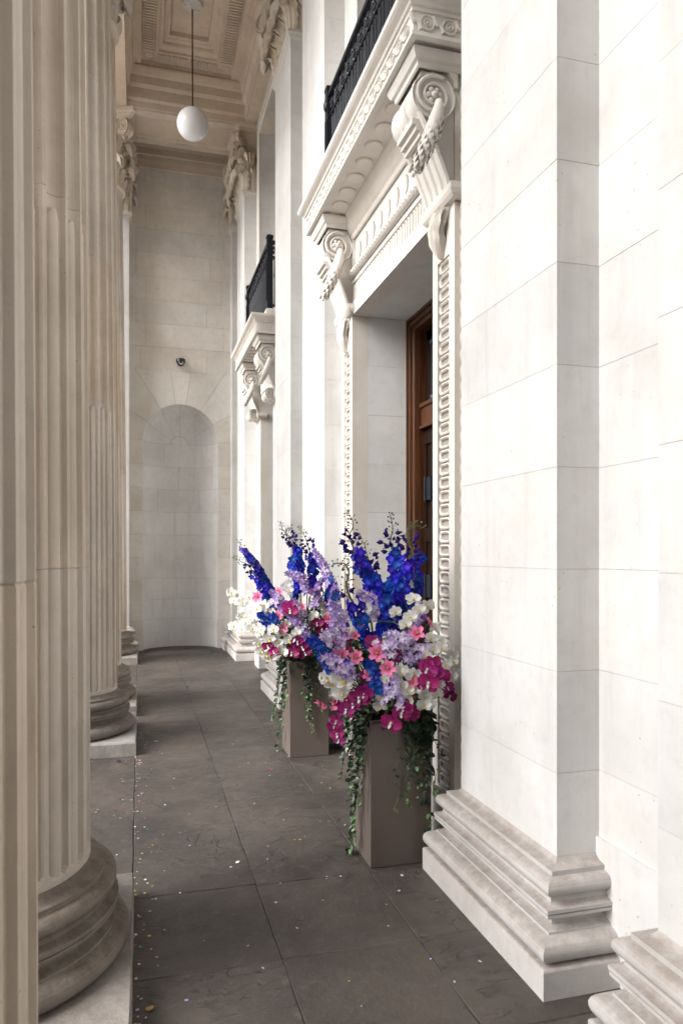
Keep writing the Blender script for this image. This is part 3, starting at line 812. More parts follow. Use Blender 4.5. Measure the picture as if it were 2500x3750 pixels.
def doorcase(label, D, second=False):
    yi0, yi1 = D['yc'] - D['half'], D['yc'] + D['half']; zl = D['zl']; xf = 1.63; jw = D['jw']
    t = thing('doorcase', label, 'doorway', (xf, D['yc'], 0))
    zc0 = 4.25 - .08          # top of brackets
    for sg, yi in ((-1, yi0), (1, yi1)):
        yo = yi + sg * jw; a, b_ = min(yi, yo), max(yi, yo)
        j = MB()
        pw = .160 if not second else .10; pa = (a + b_) / 2 - pw / 2 + (-.0 if sg < 0 else 0); pb = pa + pw
        ztop = zc0 - .675 - .25 if not second else zc0 - .95
        j.box(xf + .001, XW + .05, a, b_, zl + .002, 4.27); j.box(xf, XW + .04, a, pa, 0, zl); j.box(xf, XW + .04, pb, b_, 0, zl); j.box(xf, XW + .04, pa, pb, ztop + .0, zl); j.box(xf, XW + .04, pa, pb, 0, .30); jo = j.build('jamb', M['trim'], t)
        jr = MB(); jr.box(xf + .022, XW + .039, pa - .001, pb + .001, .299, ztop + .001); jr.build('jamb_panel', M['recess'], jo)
        n = int((ztop - .32) / .074)
        for k in range(n):
            o = link('carved_link', LINK, jo, M=Matrix.Translation((xf + .022, (pa + pb) / 2, .30 + (ztop - .30) * (k + .5) / n)) @ Matrix.Scale(pw / .118, 4, (0, 1, 0)))
        # laurel strip up the outer edge
        if not second:
            yl = a - .045 if sg < 0 else b_ + .045
            s_ = MB(); s_.box(XW - .035, XW + .04, min(yl - .045, yl + .045), max(yl - .045, yl + .045), 0, zc0 + .08); so_ = s_.build('laurel_strip', M['trim'], t)
            z = zc0 - .02; k = 0
            while z > .3:
                for q in (-1, 1):
                    link('carved_leaf', SCALE, so_, M=Matrix.Translation((XW - .030, yl + q * .018, z)) @ Matrix.Rotation(q * .25, 4, 'X'))
                z -= .088; k += 1
        # base block
        bb_ = MB(); bb_.box(xf - .025, XW, a - .012, b_ + .012, 0, .285); bb_.build('base_block', M['base'], t)
        # reveal
        if sg > 0: blocks_y(t, xf + .001, 2.12, 0, zl, yi + .0005, -1, .06, 7, zs=[0, .37, .762, 1.151, 1.543, 1.935, 2.325, 2.716, 3.11, zl])
        else: blocks_y(t, xf + .001, 2.12, 0, zl, yi - .0005, 1, .06, 8, zs=[0, .37, .762, 1.151, 1.543, 1.935, 2.325, 2.716, 3.11, zl])
        console(t, (a + b_) / 2, zc0, second)
    so_ = MB(); so_.box(xf + .001, 2.12, yi0 - .1, yi1 + .1, zl + .001, zl + .1); so_.build('lintel_soffit', M['wall'], t)
    # lintel: flat fluted band
    l = MB(); l.box(xf, XW + .05, yi0, yi1, zl, zl + .055); z0, z1 = zl + .055, zl + .245
    l.box(xf, XW + .05, yi0, yi1, z1, z1 + .03); lo_ = l.build('lintel', M['trim'], t)
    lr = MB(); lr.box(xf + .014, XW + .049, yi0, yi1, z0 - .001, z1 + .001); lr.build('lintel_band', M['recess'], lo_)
    rb = MB(); rb.prism(rr_poly(.010, .078, .0098, 5), 0, .014, lambda a, c, h: (-h, a, c)); rb2 = recalc(ring_relief(.0215, .085, .021, .008, .013), 'flute', M['trim'])
    n = int((yi1 - yi0 - .04) / .046)
    for k in range(n): link('flute', rb2, lo_, M=Matrix.Translation((xf + .014, yi0 + .02 + (yi1 - yi0 - .04) * (k + .5) / n, (z0 + z1) / 2)))
    # laurel rope
    zr = z1 + .065
    rp = MB(); rp.tube([(xf - .005, yi0, zr), (xf - .005, yi1, zr)], .030, 10); ro = rp.build('laurel_rope', M['trim'], t)
    k = 0; y = yi0 + .02
    while y < yi1 - .03:
        for q in (-1, 1): link('carved_leaf', SCALE, ro, M=Matrix.Translation((xf - .022, y, zr + q * .016)) @ Matrix.Rotation(-PI / 2 + q * .35, 4, 'X') @ Matrix.Scale(.75, 4))
        y += .052
    # frieze with flat dark crescents that paint the shadows of its relief
    zf0, zf1 = zr + .035, 4.10
    fr = MB(); fr.box(xf + .016, XW + .05, yi0, yi1, zf0, zf1); fr.box(xf - .002, XW + .05, yi0, yi1, zf0 - .002, zf0 + .02)
    fr.box(xf - .002, XW + .05, yi0, yi0 + .03, zf0 + .02, zf1); fr.box(xf - .002, XW + .05, yi1 - .03, yi1, zf0 + .02, zf1)
    fo = fr.build('frieze', M['trim'], t)
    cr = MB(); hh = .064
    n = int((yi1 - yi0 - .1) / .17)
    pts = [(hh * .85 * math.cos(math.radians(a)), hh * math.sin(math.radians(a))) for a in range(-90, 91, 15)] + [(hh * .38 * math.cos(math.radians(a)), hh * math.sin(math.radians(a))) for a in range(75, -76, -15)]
    cr.prism([(-a, c) for a, c in pts], 0, .006, lambda a, c, h: (-h, a, c)); crm = recalc(cr, 'shade_crescent', M['recess'])
    for k in range(n): link('shade_crescent', crm, fo, M=Matrix.Translation((xf + .016, yi0 + .06 + (yi1 - yi0 - .12) * (k + .5) / n, (zf0 + zf1) / 2)))
    bm_ = MB(); bm_.sweep([(D['y0'] + .1, 0), (D['y1'] - .1, 0)], [(-.01, 4.094), (.004, 4.094), (.01, 4.105), (.012, 4.13), (.03, 4.15), (.05, 4.19), (.055, 4.20), (.055, 4.22), (.075, 4.274), (-.01, 4.274)], fn=lambda a, b, h: (xf - b, a, h), side=1); bm_.build('bed_moulding', M['trim'], t)
    return t
doorcase('large carved stone doorway with scrolled brackets behind the front planter', D1)
doorcase('smaller carved stone doorway beyond the second pair of pilasters, with double scroll brackets', D2, True)

# ------------------------------------------------------------------ balconies
def wave_scroll():
    b = MB(); 
    for R_, w_ in ((.038, .010), (.019, .008)):
        b.grid([[(0, R_ * math.cos(a), R_ * math.sin(a)), (-.010, (R_ - w_ * .3) * math.cos(a), (R_ - w_ * .3) * math.sin(a)), (-.010, (R_ - w_ * .7) * math.cos(a), (R_ - w_ * .7) * math.sin(a)), (0, (R_ - w_) * math.cos(a), (R_ - w_) * math.sin(a))] for a in [2 * PI * i / 20 for i in range(21)]], False)
    b.ell((-.003, 0, 0), (.01, .009, .009), 8, 4)
    pts = [(-.004, .030 + .05 * s, -.034 + .066 * s + .012 * math.sin(s * 2 * PI)) for s in [i / 6 for i in range(7)]]
    b.tube(pts, [.011] * 7, 6)
    return b
WAVE = recalc(wave_scroll(), 'wave_scroll', M['trim'])
def disc_mesh(r):
    b = MB(); b.lathe([(r * .9, -.016), (r, -.012), (r, 0)], 24, cap=True, smooth=False); return recalc(b, 'soffit_disc', M['trim'])
DISC = disc_mesh(.058)
def balcony(label, D, second=False):
    y0, y1 = D['y0'], D['y1']; xb = 1.34
    t = thing('balcony', label, 'balcony', ((xb + XW) / 2, D['yc'], 4.25))
    path = [(XW, y0), (xb, y0), (xb, y1), (XW, y1)]
    b = MB()
    prof = [(-.035, 4.275), (-.035, 4.262), (0, 4.262), (0, 4.282), (-.010, 4.284), (-.010, 4.384), (0, 4.386), (0, 4.405), (.012, 4.410), (.018, 4.425), (.045, 4.44), (.058, 4.452), (.060, 4.475), (-.02, 4.485), (-.3, 4.49)]
    b.sweep(path, prof, side=1, capends=False); b.build('cornice', M['trim'], t)
    s = MB(); s.box(xb + .02, XW + .03, y0 + .02, y1 - .02, 4.275, 4.46); sl = s.build('slab', M['trim'], t)
    if not second:
        n = 11
        for k in range(n): link('soffit_disc', DISC, t, M=Matrix.Translation((1.475, D['yc'] + (k - (n - 1) / 2) * .206, 4.275)))
        n = int((y1 - y0 - .06) / .108)
        for k in range(n): link('wave_scroll', WAVE, t, M=Matrix.Translation((xb + .010, y0 + .04 + (y1 - y0 - .08) * (k + .5) / n, 4.334)))
        for k in range(3): link('wave_scroll', WAVE, t, M=Matrix.Translation((xb + .085 + k * .125, y0 + .010, 4.334)) @ Matrix.Rotation(PI / 2, 4, 'Z') @ Matrix.Scale(1.15, 4))
    else:
        fm = MB()
        fm.prism(rr_poly(.016, .042, .0155, 4), 0, .008, lambda a, c, h: (-h, a, c)); fm_ = recalc(fm, 'flute', M['trim'])
        n = int((y1 - y0 - .06) / .05)
        for k in range(n): link('flute', fm_, t, M=Matrix.Translation((xb + .010, y0 + .04 + (y1 - y0 - .08) * (k + .5) / n, 4.334)))
        for k in range(7): link('flute', fm_, t, M=Matrix.Translation((xb + .06 + k * .05, y0 + .010, 4.334)) @ Matrix.Rotation(PI / 2, 4, 'Z'))
        for k in range(12): link('soffit_disc', DISC, t, M=Matrix.Translation((1.475, D['yc'] + (k - 5.5) * .15, 4.275)) @ Matrix.Scale(.62, 4, (0, 1, 0)) @ Matrix.Scale(1.5, 4, (1, 0, 0)))
    up = MB(); up.sweep([(XW, y0 + .12), (1.528, y0 + .12), (1.528, y1 - .08), (XW, y1 - .08)], [(.05, 4.45), (.05, 4.575), (.04, 4.585), (-.04, 4.585), (-.04, 4.45)], side=1, capends=False); up.build('upstand', M['trim'], t)
    return t
balcony('stone balcony over the large doorway with wave scroll frieze and round bosses beneath', D1)
balcony('smaller looking far stone balcony with fluted frieze, behind the pale pilasters', D2, True)
def railing(label, D):
    y0, y1 = D['y0'] + .12, D['y1'] - .08; x = 1.528; z0, z1 = 4.585, 5.42
    t = thing('railing', label, 'railing', (x, D['yc'], z0), 'iron balcony railings')
    for nm, za, zb, w_ in (('top_rail', z1 - .035, z1, .028), ('middle_rail', z1 - .20, z1 - .185, .014), ('bottom_rail', z0 + .04, z0 + .06, .018)):
        b = MB(); b.sweep([(XW, y0), (x, y0), (x, y1), (XW, y1)], [(w_, za), (w_, zb), (-w_, zb), (-w_, za), (w_, za)], side=1); b.build(nm, M['iron'], t)
    for yy in (y0, y1):
        p = MB(); p.box(x - .035, x + .035, yy - .035, yy + .035, z0, z1 + .03)
        p.lathe([(.055, z1 + .03), (.06, z1 + .05), (.03, z1 + .07), (.02, z1 + .075)], 4, (x, yy, 0), smooth=False, a0=PI / 4, a1=PI / 4 + 2 * PI)
        for k in (-.012, .012): p.box(x - .042, x - .035, yy + k * 1.6 - .004, yy + k * 1.6 + .004, z0 + .1, z1 - .22)
        p.ell((x - .04, yy, z1 - .1), (.02, .03, .045), 8, 6); p.build('newel_post', M['iron'], t)
    def unit(pitch):
        b = MB(); zt = z1 - .215; r = pitch * .36
        pts = [(0, -r, z0 + .05 - z0), (0, -r, zt - r - z0)] + [(0, -r * math.cos(a), zt - r - z0 + r * math.sin(a)) for a in [PI * i / 8 for i in range(1, 8)]] + [(0, r, zt - r - z0), (0, r, .05)]
        b.tube(pts, .0095, 6)
        b.tube([(0, 0, .05), (0, 0, zt - z0 + .01)], .0095, 6); b.ell((0, 0, .42), (.014, .014, .05), 8, 5)
        b.tube([(0, pitch / 2, .05), (0, pitch / 2, z1 - .03 - z0)], .009, 6)
        zc = z1 - .11 - z0
        for k in range(6): a = 2 * PI * k / 6; b.ell((-.006, .030 * math.cos(a), zc + .030 * math.sin(a)), (.010, .017, .017), 6, 4)
        b.ell((-.012, 0, zc), (.012, .014, .014), 6, 4)
        b.tube([(0, .047 * math.cos(2 * PI * i / 14), zc + .047 * math.sin(2 * PI * i / 14)) for i in range(15)], .005, 5)
        b.tube([(0, -pitch / 2, zc - .05), (0, -.045, zc), (0, -pitch / 2, zc + .05)], .005, 5)
        return b
    n = round((y1 - y0) / .155); pt = (y1 - y0) / n; me = recalc(unit(pt), 'baluster', M['iron'])
    for k in range(n): link('baluster', me, t, M=Matrix.Translation((x, y0 + pt * (k + .5), z0)))
    me2 = recalc(unit(.125), 'baluster', M['iron'])
    for yy in (y0, y1):
        for k in range(2): link('baluster', me2, t, M=Matrix.Translation((x + .0625 + .125 * k, yy, z0)) @ Matrix.Rotation(PI / 2, 4, 'Z'))
railing('black iron railing with arched balusters on the near balcony over the large doorway', D1)
railing('black iron railing on the far balcony, mostly behind the pale pilaster', D2)

# ------------------------------------------------------------------ doors
def door(label, D, X=2.12):
    y0, y1, zt = D['yc'] - D['half'], D['yc'] + D['half'], D['zl']
    t = thing('door', label, 'door', (X, D['yc'], 0))
    f = MB()
    prof = [(0, .20), (0, -.03), (.012, -.04), (.03, -.04), (.034, -.022), (.05, -.022), (.056, -.034), (.075, -.030), (.08, -.008), (.105, .0), (.112, .04), (.112, .2)]
    f.sweep([(y0, 0), (y0, zt), (y1, zt), (y1, 0)], prof, fn=lambda a, b, h: (X + h, a, b), side=-1, capends=False, smooth=False); f.build('frame', M['wood'], t)
    a, b_ = y0 + .112, y1 - .112; zr = 2.60
    r = MB(); r.box(X + .05, X + .18, a, b_, zr, zr + .20); r.box(X + .035, X + .05, a, b_, zr + .17, zr + .20); r.box(X + .035, X + .05, a, b_, zr, zr + .025)
    r.build('transom', M['wood'], t)
    g = MB(); g.box(X + .14, X + .15, a, b_, zr + .2, zt - .11); g.build('fanlight_glass', M['glass'], t)
    fr = MB()
    for yy, w_ in ((a + .05, .05), (b_ - .05, .05), ((a + b_) / 2, .035)): fr.box(X + .10, X + .16, yy - w_, yy + w_, zr + .2, zt - .11)
    fr.box(X + .10, X + .16, a, b_, zt - .19, zt - .11); fr.build('fanlight_frame', M['wood2'], t)
    gi = MB(); n = 5
    cz = (zr + .2 + zt - .19) / 2; hz = (zt - .19 - zr - .2) / 2
    for k, c in enumerate(((a + .1 + (a + b_) / 2) / 2, (b_ - .1 + (a + b_) / 2) / 2)):
        hw = (b_ - a) / 4 - .06
        for s in (-1, 1):
            gi.tube([(X + .10, c - hw, cz - s * hz), (X + .10, c + hw, cz + s * hz)], .010, 6)
            gi.tube([(X + .10, c + s * hw, cz - hz), (X + .10, c + s * hw, cz + hz)], .012, 6)
            gi.tube([(X + .10, c - hw, cz + s * hz), (X + .10, c + hw, cz + s * hz)], .012, 6)
            for q in (-1, 1): gi.ell((X + .095, c + s * hw, cz + q * hz * .86), (.02, .032, .032), 8, 5)
        gi.ell((X + .095, c, cz), (.02, .04, .04), 8, 5)
    gi.build('iron_grille', M['iron'], t)
    for s, (p, q) in enumerate(((a, (a + b_) / 2 - .003), ((a + b_) / 2 + .003, b_))):
        l = MB(); l.box(X + .10, X + .15, p, q, .01, zr)
        w_ = q - p; m = 5
        for k in range(m + 1):
            yy = p + w_ * k / m; l.box(X + .085, X + .10, max(p, yy - .022), min(q, yy + .022), .02, zr - .01)
        for zz in (.02, .85, 1.7, zr - .12): l.box(X + .080, X + .10, p, q, zz, zz + .11)
        lf = l.build('door_leaf', M['wood2'], t)
        hy = q if s else p; sg = -1 if s else 1
        for zz in (.45, 1.35, 2.12):
            h = MB(); h.box(X + .066, X + .082, hy + sg * .02, hy + sg * .16, zz - .09, zz + .09); h.tube([(X + .06, hy + sg * .06, zz - .1), (X + .06, hy + sg * .06, zz + .1)], .010, 8); h.build('hinge', M['iron'], lf)
        k = MB(); k.ell((X + .05, ((a + b_) / 2) + (-sg if False else (.08 if s else -.08)), 1.08), (.03, .03, .03), 10, 6); k.build('door_knob', M['rod'], lf)
door('tall dark wooden double door with iron grille fanlight in the large carved doorway', D1)
door('dark wooden door deep in the far doorway', D2)

# ------------------------------------------------------------------ end wall with niche
ew = thing('end_wall', 'pale end wall of the portico with a tall round headed niche', 'wall', (.67, 12.6, 0))
GE = .0017
NX, NR, ND, NS = .67, .62, .46, 3.503
rr = random.Random(8)
def blk(xa, xb, za, zb, y=YEND, d=.3, m='endwall'):
    b = MB(); e = rr.uniform(0, .001); b.box(xa + GE, xb - GE, y - e, y + d, za + GE, zb - GE); b.build('stone_block', M[m], ew)
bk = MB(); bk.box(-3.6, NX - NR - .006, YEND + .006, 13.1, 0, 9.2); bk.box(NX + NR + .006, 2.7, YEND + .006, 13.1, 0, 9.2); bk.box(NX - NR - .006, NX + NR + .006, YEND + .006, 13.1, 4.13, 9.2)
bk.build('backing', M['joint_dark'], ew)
zlow = [0, .487, .762, 1.151] + [1.151 + .392 * k for k in range(1, 7)]
for a, c in zip(zlow, zlow[1:]):
    if a < .1:
        blk(-1.3, -.13, a, c, YEND - .012); blk(-.13, NX - NR, a, c, YEND - .012); blk(NX + NR, XW, a, c, YEND - .012)
    else:
        blk(-1.3, -.13 - (.1 if int(a * 10) % 2 else 0), a, c); blk(-.13 - (.1 if int(a * 10) % 2 else 0), NX - NR, a, c); blk(NX + NR, XW, a, c)
# voussoirs
zt = 4.671; xl, xr = NX - .86, NX + .86
def rayrect(an):
    dx, dz = math.cos(an), math.sin(an); ts = []
    if dx > 1e-6: ts.append((xr - NX) / dx)
    if dx < -1e-6: ts.append((xl - NX) / dx)
    if dz > 1e-6: ts.append((zt - NS) / dz)
    tt = min(ts); return (NX + dx * tt, NS + dz * tt)
angs = [0, 30, 58, 82, 98, 122, 150, 180]
for a0, a1 in zip(angs, angs[1:]):
    a0, a1 = math.radians(a0), math.radians(a1); g = .0036
    inner = [(NX + NR * math.cos(a0 + (a1 - a0) * i / 6 + (g if i == 0 else (-g if i == 6 else 0))), NS + NR * math.sin(a0 + (a1 - a0) * i / 6 + (g if i == 0 else (-g if i == 6 else 0)))) for i in range(7)]
    outer = [rayrect(a1 - g * .6)]
    ca, cb = math.atan2(zt - NS, xr - NX), math.atan2(zt - NS, xl - NX)
    for cx_, an in ((xl, cb), (xr, ca)):
        if a0 < an < a1: outer.append((cx_, zt))
    outer.append(rayrect(a0 + g * .6))
    b = MB(); e = rr.uniform(0, .001); b.prism([(x, z) for x, z in inner + outer], YEND - e, YEND + .1, lambda a, c, h: (a, h, c - (G if c > zt - .001 else 0))); b.build('voussoir', M['endwall'], ew)
for a, c in ((3.503, 3.895), (3.895, 4.28), (4.28, 4.671)):
    blk(-1.3, xl - (.08 if a > 3.8 and a < 4 else 0), a, c); blk(xr, XW, a, c)
    if a > 3.8 and a < 4: blk(xl - .08, xl, a, c)
z = 4.671; k = 0
brk = [[.02, 1.1], [-.3, .1, 1.38], [-.05, 1.1], [.10, 1.35], [-.05, 1.15], [-.05, 1.38], [.1, 1.3], [-.05, 1.38], [0.1, 1.4], [-.1, 1.2]]
while z < 8.0:
    z2 = min(z + .392, 8.12); xs_ = [-1.3] + brk[k % len(brk)] + [XW]
    for a, c in zip(xs_, xs_[1:]): blk(a, c, z, z2)
    z = z2; k += 1
# niche drum and half dome
def npt(an, z, off=0):      # an 0..pi, plan ellipse
    return (NX + (NR + off) * math.cos(an), YEND + (ND + off) * math.sin(an), z)
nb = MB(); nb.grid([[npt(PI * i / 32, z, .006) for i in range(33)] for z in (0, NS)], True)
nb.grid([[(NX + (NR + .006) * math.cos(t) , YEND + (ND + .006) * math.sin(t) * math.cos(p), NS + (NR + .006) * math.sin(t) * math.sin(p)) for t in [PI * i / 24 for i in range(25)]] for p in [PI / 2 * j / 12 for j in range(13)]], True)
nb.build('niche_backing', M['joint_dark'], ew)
def npiece(a0, a1, z0, z1, off=0.0, top=False):
    b = MB(); n = max(4, int((a1 - a0) / .12)); g = .0016
    A_ = [a0 + g * 2 + (a1 - a0 - 4 * g) * i / n for i in range(n + 1)]
    rows = [[npt(a, z1 - GE, .05) for a in A_], [npt(a, z1 - GE, off) for a in A_], [npt(a, z0 + GE, off) for a in A_], [npt(a, z0 + GE, .05) for a in A_]]
    b.grid(rows[:2], False); b.grid(rows[1:3], True); b.grid(rows[2:], False)
    for e in (0, -1): b.add([r[e] for r in rows], [(0, 1, 2, 3)])
    b.build('niche_block', M['wall'], ew)
zz = [0, .487, .762 + .06, 1.19] + [1.151 + .392 * k for k in range(2, 7)]
cuts = [[.05, .95, 2.0, 3.05], [.55, 1.25, 2.4], [.6, 1.65, 2.75], [.9, 2.3], [.55, 1.7, 2.8], [1.0, 2.2], [.5, 1.6, 2.75], [.9, 2.0], [.4, 1.2, 2.85]]
for k, (a, c) in enumerate(zip(zz, zz[1:])):
    an = [0] + [q for q in cuts[k % len(cuts)] if .1 < q < 3.0] + [PI]
    for p, q in zip(an, an[1:]): npiece(p, q, a, c, -.010 if a < .1 else 0)
da = [0, 32, 62, 90, 118, 148, 180]
for p0, p1 in zip([0, 30, 60, 90, 120, 150], [30, 60, 90, 120, 150, 180]):
    b = MB(); g = .25
    # radiating wedge between meridians p0..p1 of the semi dome, pole at the springing centre back
    rows = []
    for j in range(9):
        t = math.radians(14 + (90 - 14) * j / 8)        # from the pole (back) to the rim
        row = []
        for i in range(7):
            p = math.radians(p0 + g + (p1 - p0 - 2 * g) * i / 6)
            row.append((NX + NR * math.sin(t) * math.cos(p), YEND + ND * math.cos(t), NS + G + NR * math.sin(t) * math.sin(p) * .998))
        rows.append(row)
    b.grid(rows, True); b.build('dome_block', M['wall'], ew, fixn=False)
b = MB(); b.grid([[(NX + NR * math.sin(t) * math.cos(p), YEND + ND * math.cos(t), NS + G + NR * math.sin(t) * math.sin(p)) for p in [PI * i / 12 for i in range(13)]] for t in [math.radians(x) for x in (0.1, 4, 9, 13.5)]], True); b.build('dome_block', M['wall'], ew, fixn=False)
cn = MB()
prof = [(0, 8.02), (.015, 8.03), (.02, 8.10), (.03, 8.15), (.035, 8.22), (.05, 8.24), (.055, 8.34), (.10, 8.40), (.16, 8.46), (.17, 8.55), (.17, 8.62), (0, 8.62)]
cn.sweep([(-.16, YEND), (1.50, YEND)], prof, side=-1, capends=True); cn.build('cornice', M['ceiling'], ew)
rt = MB(); rt.box(-3.6, -1.301, YEND, YEND + .5, 0, 9.2); rt.build('wall_return', M['wall'], ew)

# ------------------------------------------------------------------ beams and coffered ceiling
ce = thing('ceiling', 'coffered brown stone ceiling of the portico with fluted bands', 'ceiling', (.67, 6, 8.62))
XL, XR = -.17, XS - .005
bmv = [(-6.5, 1.95), (2.35, 3.45), (6.02, 8.42), (10.93, 11.80)]
def cross_beam(ya, yb):
    b = MB(); b.box(XL - .01, XR + .01, ya, yb, ZBEAM, 9.2)
    for y, s in ((ya, -1), (yb, 1)):
        p = [(0, ZBEAM), (.012, ZBEAM + .0), (.012, ZBEAM + .095), (.03, ZBEAM + .10), (.045, ZBEAM + .125), (.045, ZBEAM + .27), (.06, ZBEAM + .28), (.085, ZBEAM + .31), (.09, ZBEAM + .42), (.12, ZBEAM + .44), (.16, ZBEAM + .50), (.165, ZBEAM + .53), (0, ZBEAM + .53)]
        b.sweep([(XL, y), (XR, y)], p, side=s, capends=False)
    o = b.build('cross_beam', M['ceiling'], ce)
    # sunk panel frame below
    f = MB(); w_ = .13
    f.sweep([(XL + w_, ya + w_), (XR - w_, ya + w_), (XR - w_, yb - w_), (XL + w_, yb - w_)], [(-.125, ZBEAM), (-.125, ZBEAM - .030), (-.012, ZBEAM - .030), (-.006, ZBEAM - .040), (.006, ZBEAM - .040), (.014, ZBEAM - .022), (.03, ZBEAM - .016), (.045, ZBEAM - .004), (.045, ZBEAM + .002)], side=1, closed=True); f.build('panel_moulding', M['ceiling'], o)
for a, b_ in bmv: cross_beam(a, b_)
def long_beam(xa, xb, xin, sgn, nm):
    b = MB(); b.box(xa + (.004 if sgn > 0 else 0), xb - (.004 if sgn < 0 else 0), -6.5, 12.45, ZBEAM + .003, 9.2)
    b.sweep([(xin, -6.5), (xin, 12.44)], [(0, ZBEAM), (0.0, ZBEAM + .26), (.02, ZBEAM + .28), (.045, ZBEAM + .31), (.045, ZBEAM + .40), (.07, ZBEAM + .43), (.085, ZBEAM + .50), (.09, ZBEAM + .53), (0, ZBEAM + .53)], side=sgn, capends=False)
    return b.build(nm, M['ceiling'], ce)
long_beam(-1.03, XL, XL, -1, 'colonnade_beam')
long_beam(XR, XW + .2, XR, 1, 'wall_beam')
pv = MB(); pv.box(-1.35, 2.75, -6.9, -6.6, -.5, 9.2); pv.box(-1.05, -.2, -6.6, -.3, -.02, ZBEAM); tag(pv.build('unseen_blocking_wall', M['wall']), kind='structure')  # unseen walls added behind the camera to block light
def coffer(yc, hl):
    """nested rings: half widths in X about .67, half lengths in Y"""
    HW = [.73, .645, .42, .335, .30, .262]
    Y = [hl, hl - .09, hl - .32, hl - .46, hl - .52, hl - .58]
    p = MB()
    def ring(k, z, d=0): hw, h = HW[k] + d, Y[k] + d; return [(.67 - hw, yc - h, z), (.67 + hw, yc - h, z), (.67 + hw, yc + h, z), (.67 - hw, yc + h, z)]
    outer = [(XL, yc - hl - .16, 8.63), (XR, yc - hl - .16, 8.63), (XR, yc + hl + .16, 8.63), (XL, yc + hl + .16, 8.63)]
    rows = [outer, ring(0, 8.63), ring(0, 8.65, -.005), ring(1, 8.65, .01), ring(1, 8.655), ring(1, 8.715, -.004), ring(2, 8.715, .012), ring(2, 8.705, .005), ring(2, 8.705, -.012), ring(2, 8.74, -.018), ring(3, 8.74, .02), ring(3, 8.755, .008), ring(3, 8.785), ring(4, 8.79, .006), ring(4, 8.80), ring(5, 8.80, .004), ring(5, 8.86)]
    p.grid(rows, False, True); p.add(rows[-1], [(0, 1, 2, 3)])
    o = p.build('coffer', M['ceiling'], ce)
    a = MB(); hw = .088; a.prism(rr_poly(.0135, hw, .012, 2), 0, .024, lambda a_, c, h: (a_, c, -h)); me = recalc(a, 'flute_bar', M['ceiling'])
    cm = (HW[1] + HW[2]) / 2 + .004; cy_ = (Y[1] + Y[2]) / 2 + .004
    n = int(2 * (HW[2]) / .046)
    for s in (-1, 1):
        for k in range(n): link('flute_bar', me, o, M=Matrix.Translation((.67 - HW[2] + 2 * HW[2] * (k + .5) / n, yc + s * cy_, 8.715)))
        m = int(2 * Y[2] / .05)
        for k in range(m): link('flute_bar', me, o, M=Matrix.Translation((.67 + s * cm, yc - Y[2] + 2 * Y[2] * (k + .5) / m, 8.715)) @ Matrix.Rotation(PI / 2, 4, 'Z'))
    b = MB(); b.lathe([(.055, 0), (.062, -.012), (.072, -.012), (.078, 0)], 24, cap=False); bm2 = recalc(b, 'corner_boss', M['ceiling'])
    for sx in (-1, 1):
        for sy in (-1, 1): link('corner_boss', bm2, o, M=Matrix.Translation((.67 + sx * cm, yc + sy * cy_, 8.715)))
coffer(9.68, 1.19); coffer(4.73, 1.19)
fp = MB(); fp.box(XL, XR, 11.80, 12.45, 8.63, 8.7); fp.box(XL, XR, 1.95, 2.35, 8.63, 8.7); fp.build('flat_soffit', M['ceiling'], ce)
rf = MB(); rf.box(-1.35, 3.0, -6.6, 13.1, 9.2, 9.5); rf.build('roof_slab', M['ceiling'], ce)
en = MB(); en.box(-1.12, -1.031, -6.6, 12.45, 8.10, 10.4); en.box(-1.35, -1.12, -6.6, 12.45, 9.3, 9.6); en.build('entablature', M['wall'], ce)

# ------------------------------------------------------------------ hanging globe lamp and camera
lp = thing('pendant_lamp', 'white globe lamp hanging on a thin rod from the coffered ceiling', 'lamp', (.67, 9.68, 8.86))
b = MB()
b.lathe([(.203 * math.sin(PI * i / 28), -.205 * math.cos(PI * i / 28)) for i in range(29)], 40, (.67, 9.62, 7.22), cap=False); b.build('globe', M['globe'], lp)
b = MB(); b.tube([(.67, 9.62, 7.42), (.67, 9.68, 8.83)], .009, 8); b.lathe([(.05, 7.412), (.045, 7.43), (.015, 7.46), (.009, 7.47)], 16, (.67, 9.62, 0)); b.build('rod', M['rod'], lp)
b = MB(); b.lathe([(.012, 8.76), (.05, 8.775), (.075, 8.80), (.12, 8.815), (.13, 8.84), (.13, 8.862)], 24, (.67, 9.68, 0))
for k in range(8): a = 2 * PI * k / 8; b.ell((.67 + .1 * math.cos(a), 9.68 + .1 * math.sin(a), 8.82), (.04, .04, .022), 8, 5)
b.build('ceiling_rose', M['trim'], lp)
cc = thing('security_camera', 'small dome security camera on the end wall above the niche', 'camera', (.655, 12.44, 4.83))
b = MB(); b.box(.60, .72, 12.38, 12.448, 4.76, 4.86); b.build('wall_box', M['white_plastic'], cc)
b = MB(); b.ell((.665, 12.36, 4.80), (.058, .06, .058), 16, 10); b.build('eyeball', M['dark'], cc)
b = MB(); b.lathe([(.018, 0), (.026, -.012), (.030, -.012), (.034, 0)], 16, (.668, 12.302, 4.79), 'y', cap=False); b.build('lens_ring', M['white_plastic'], cc)
b = MB(); b.ell((.668, 12.306, 4.79), (.018, .008, .018), 10, 6); b.build('lens', M['lens'], cc)
b = MB(); b.lathe([(.075, -.05), (.078, .005), (.074, .012), (.03, .02)], 20, (.665, 12.36, 4.85), cap=True); b.build('sunshade', M['dark'], cc)
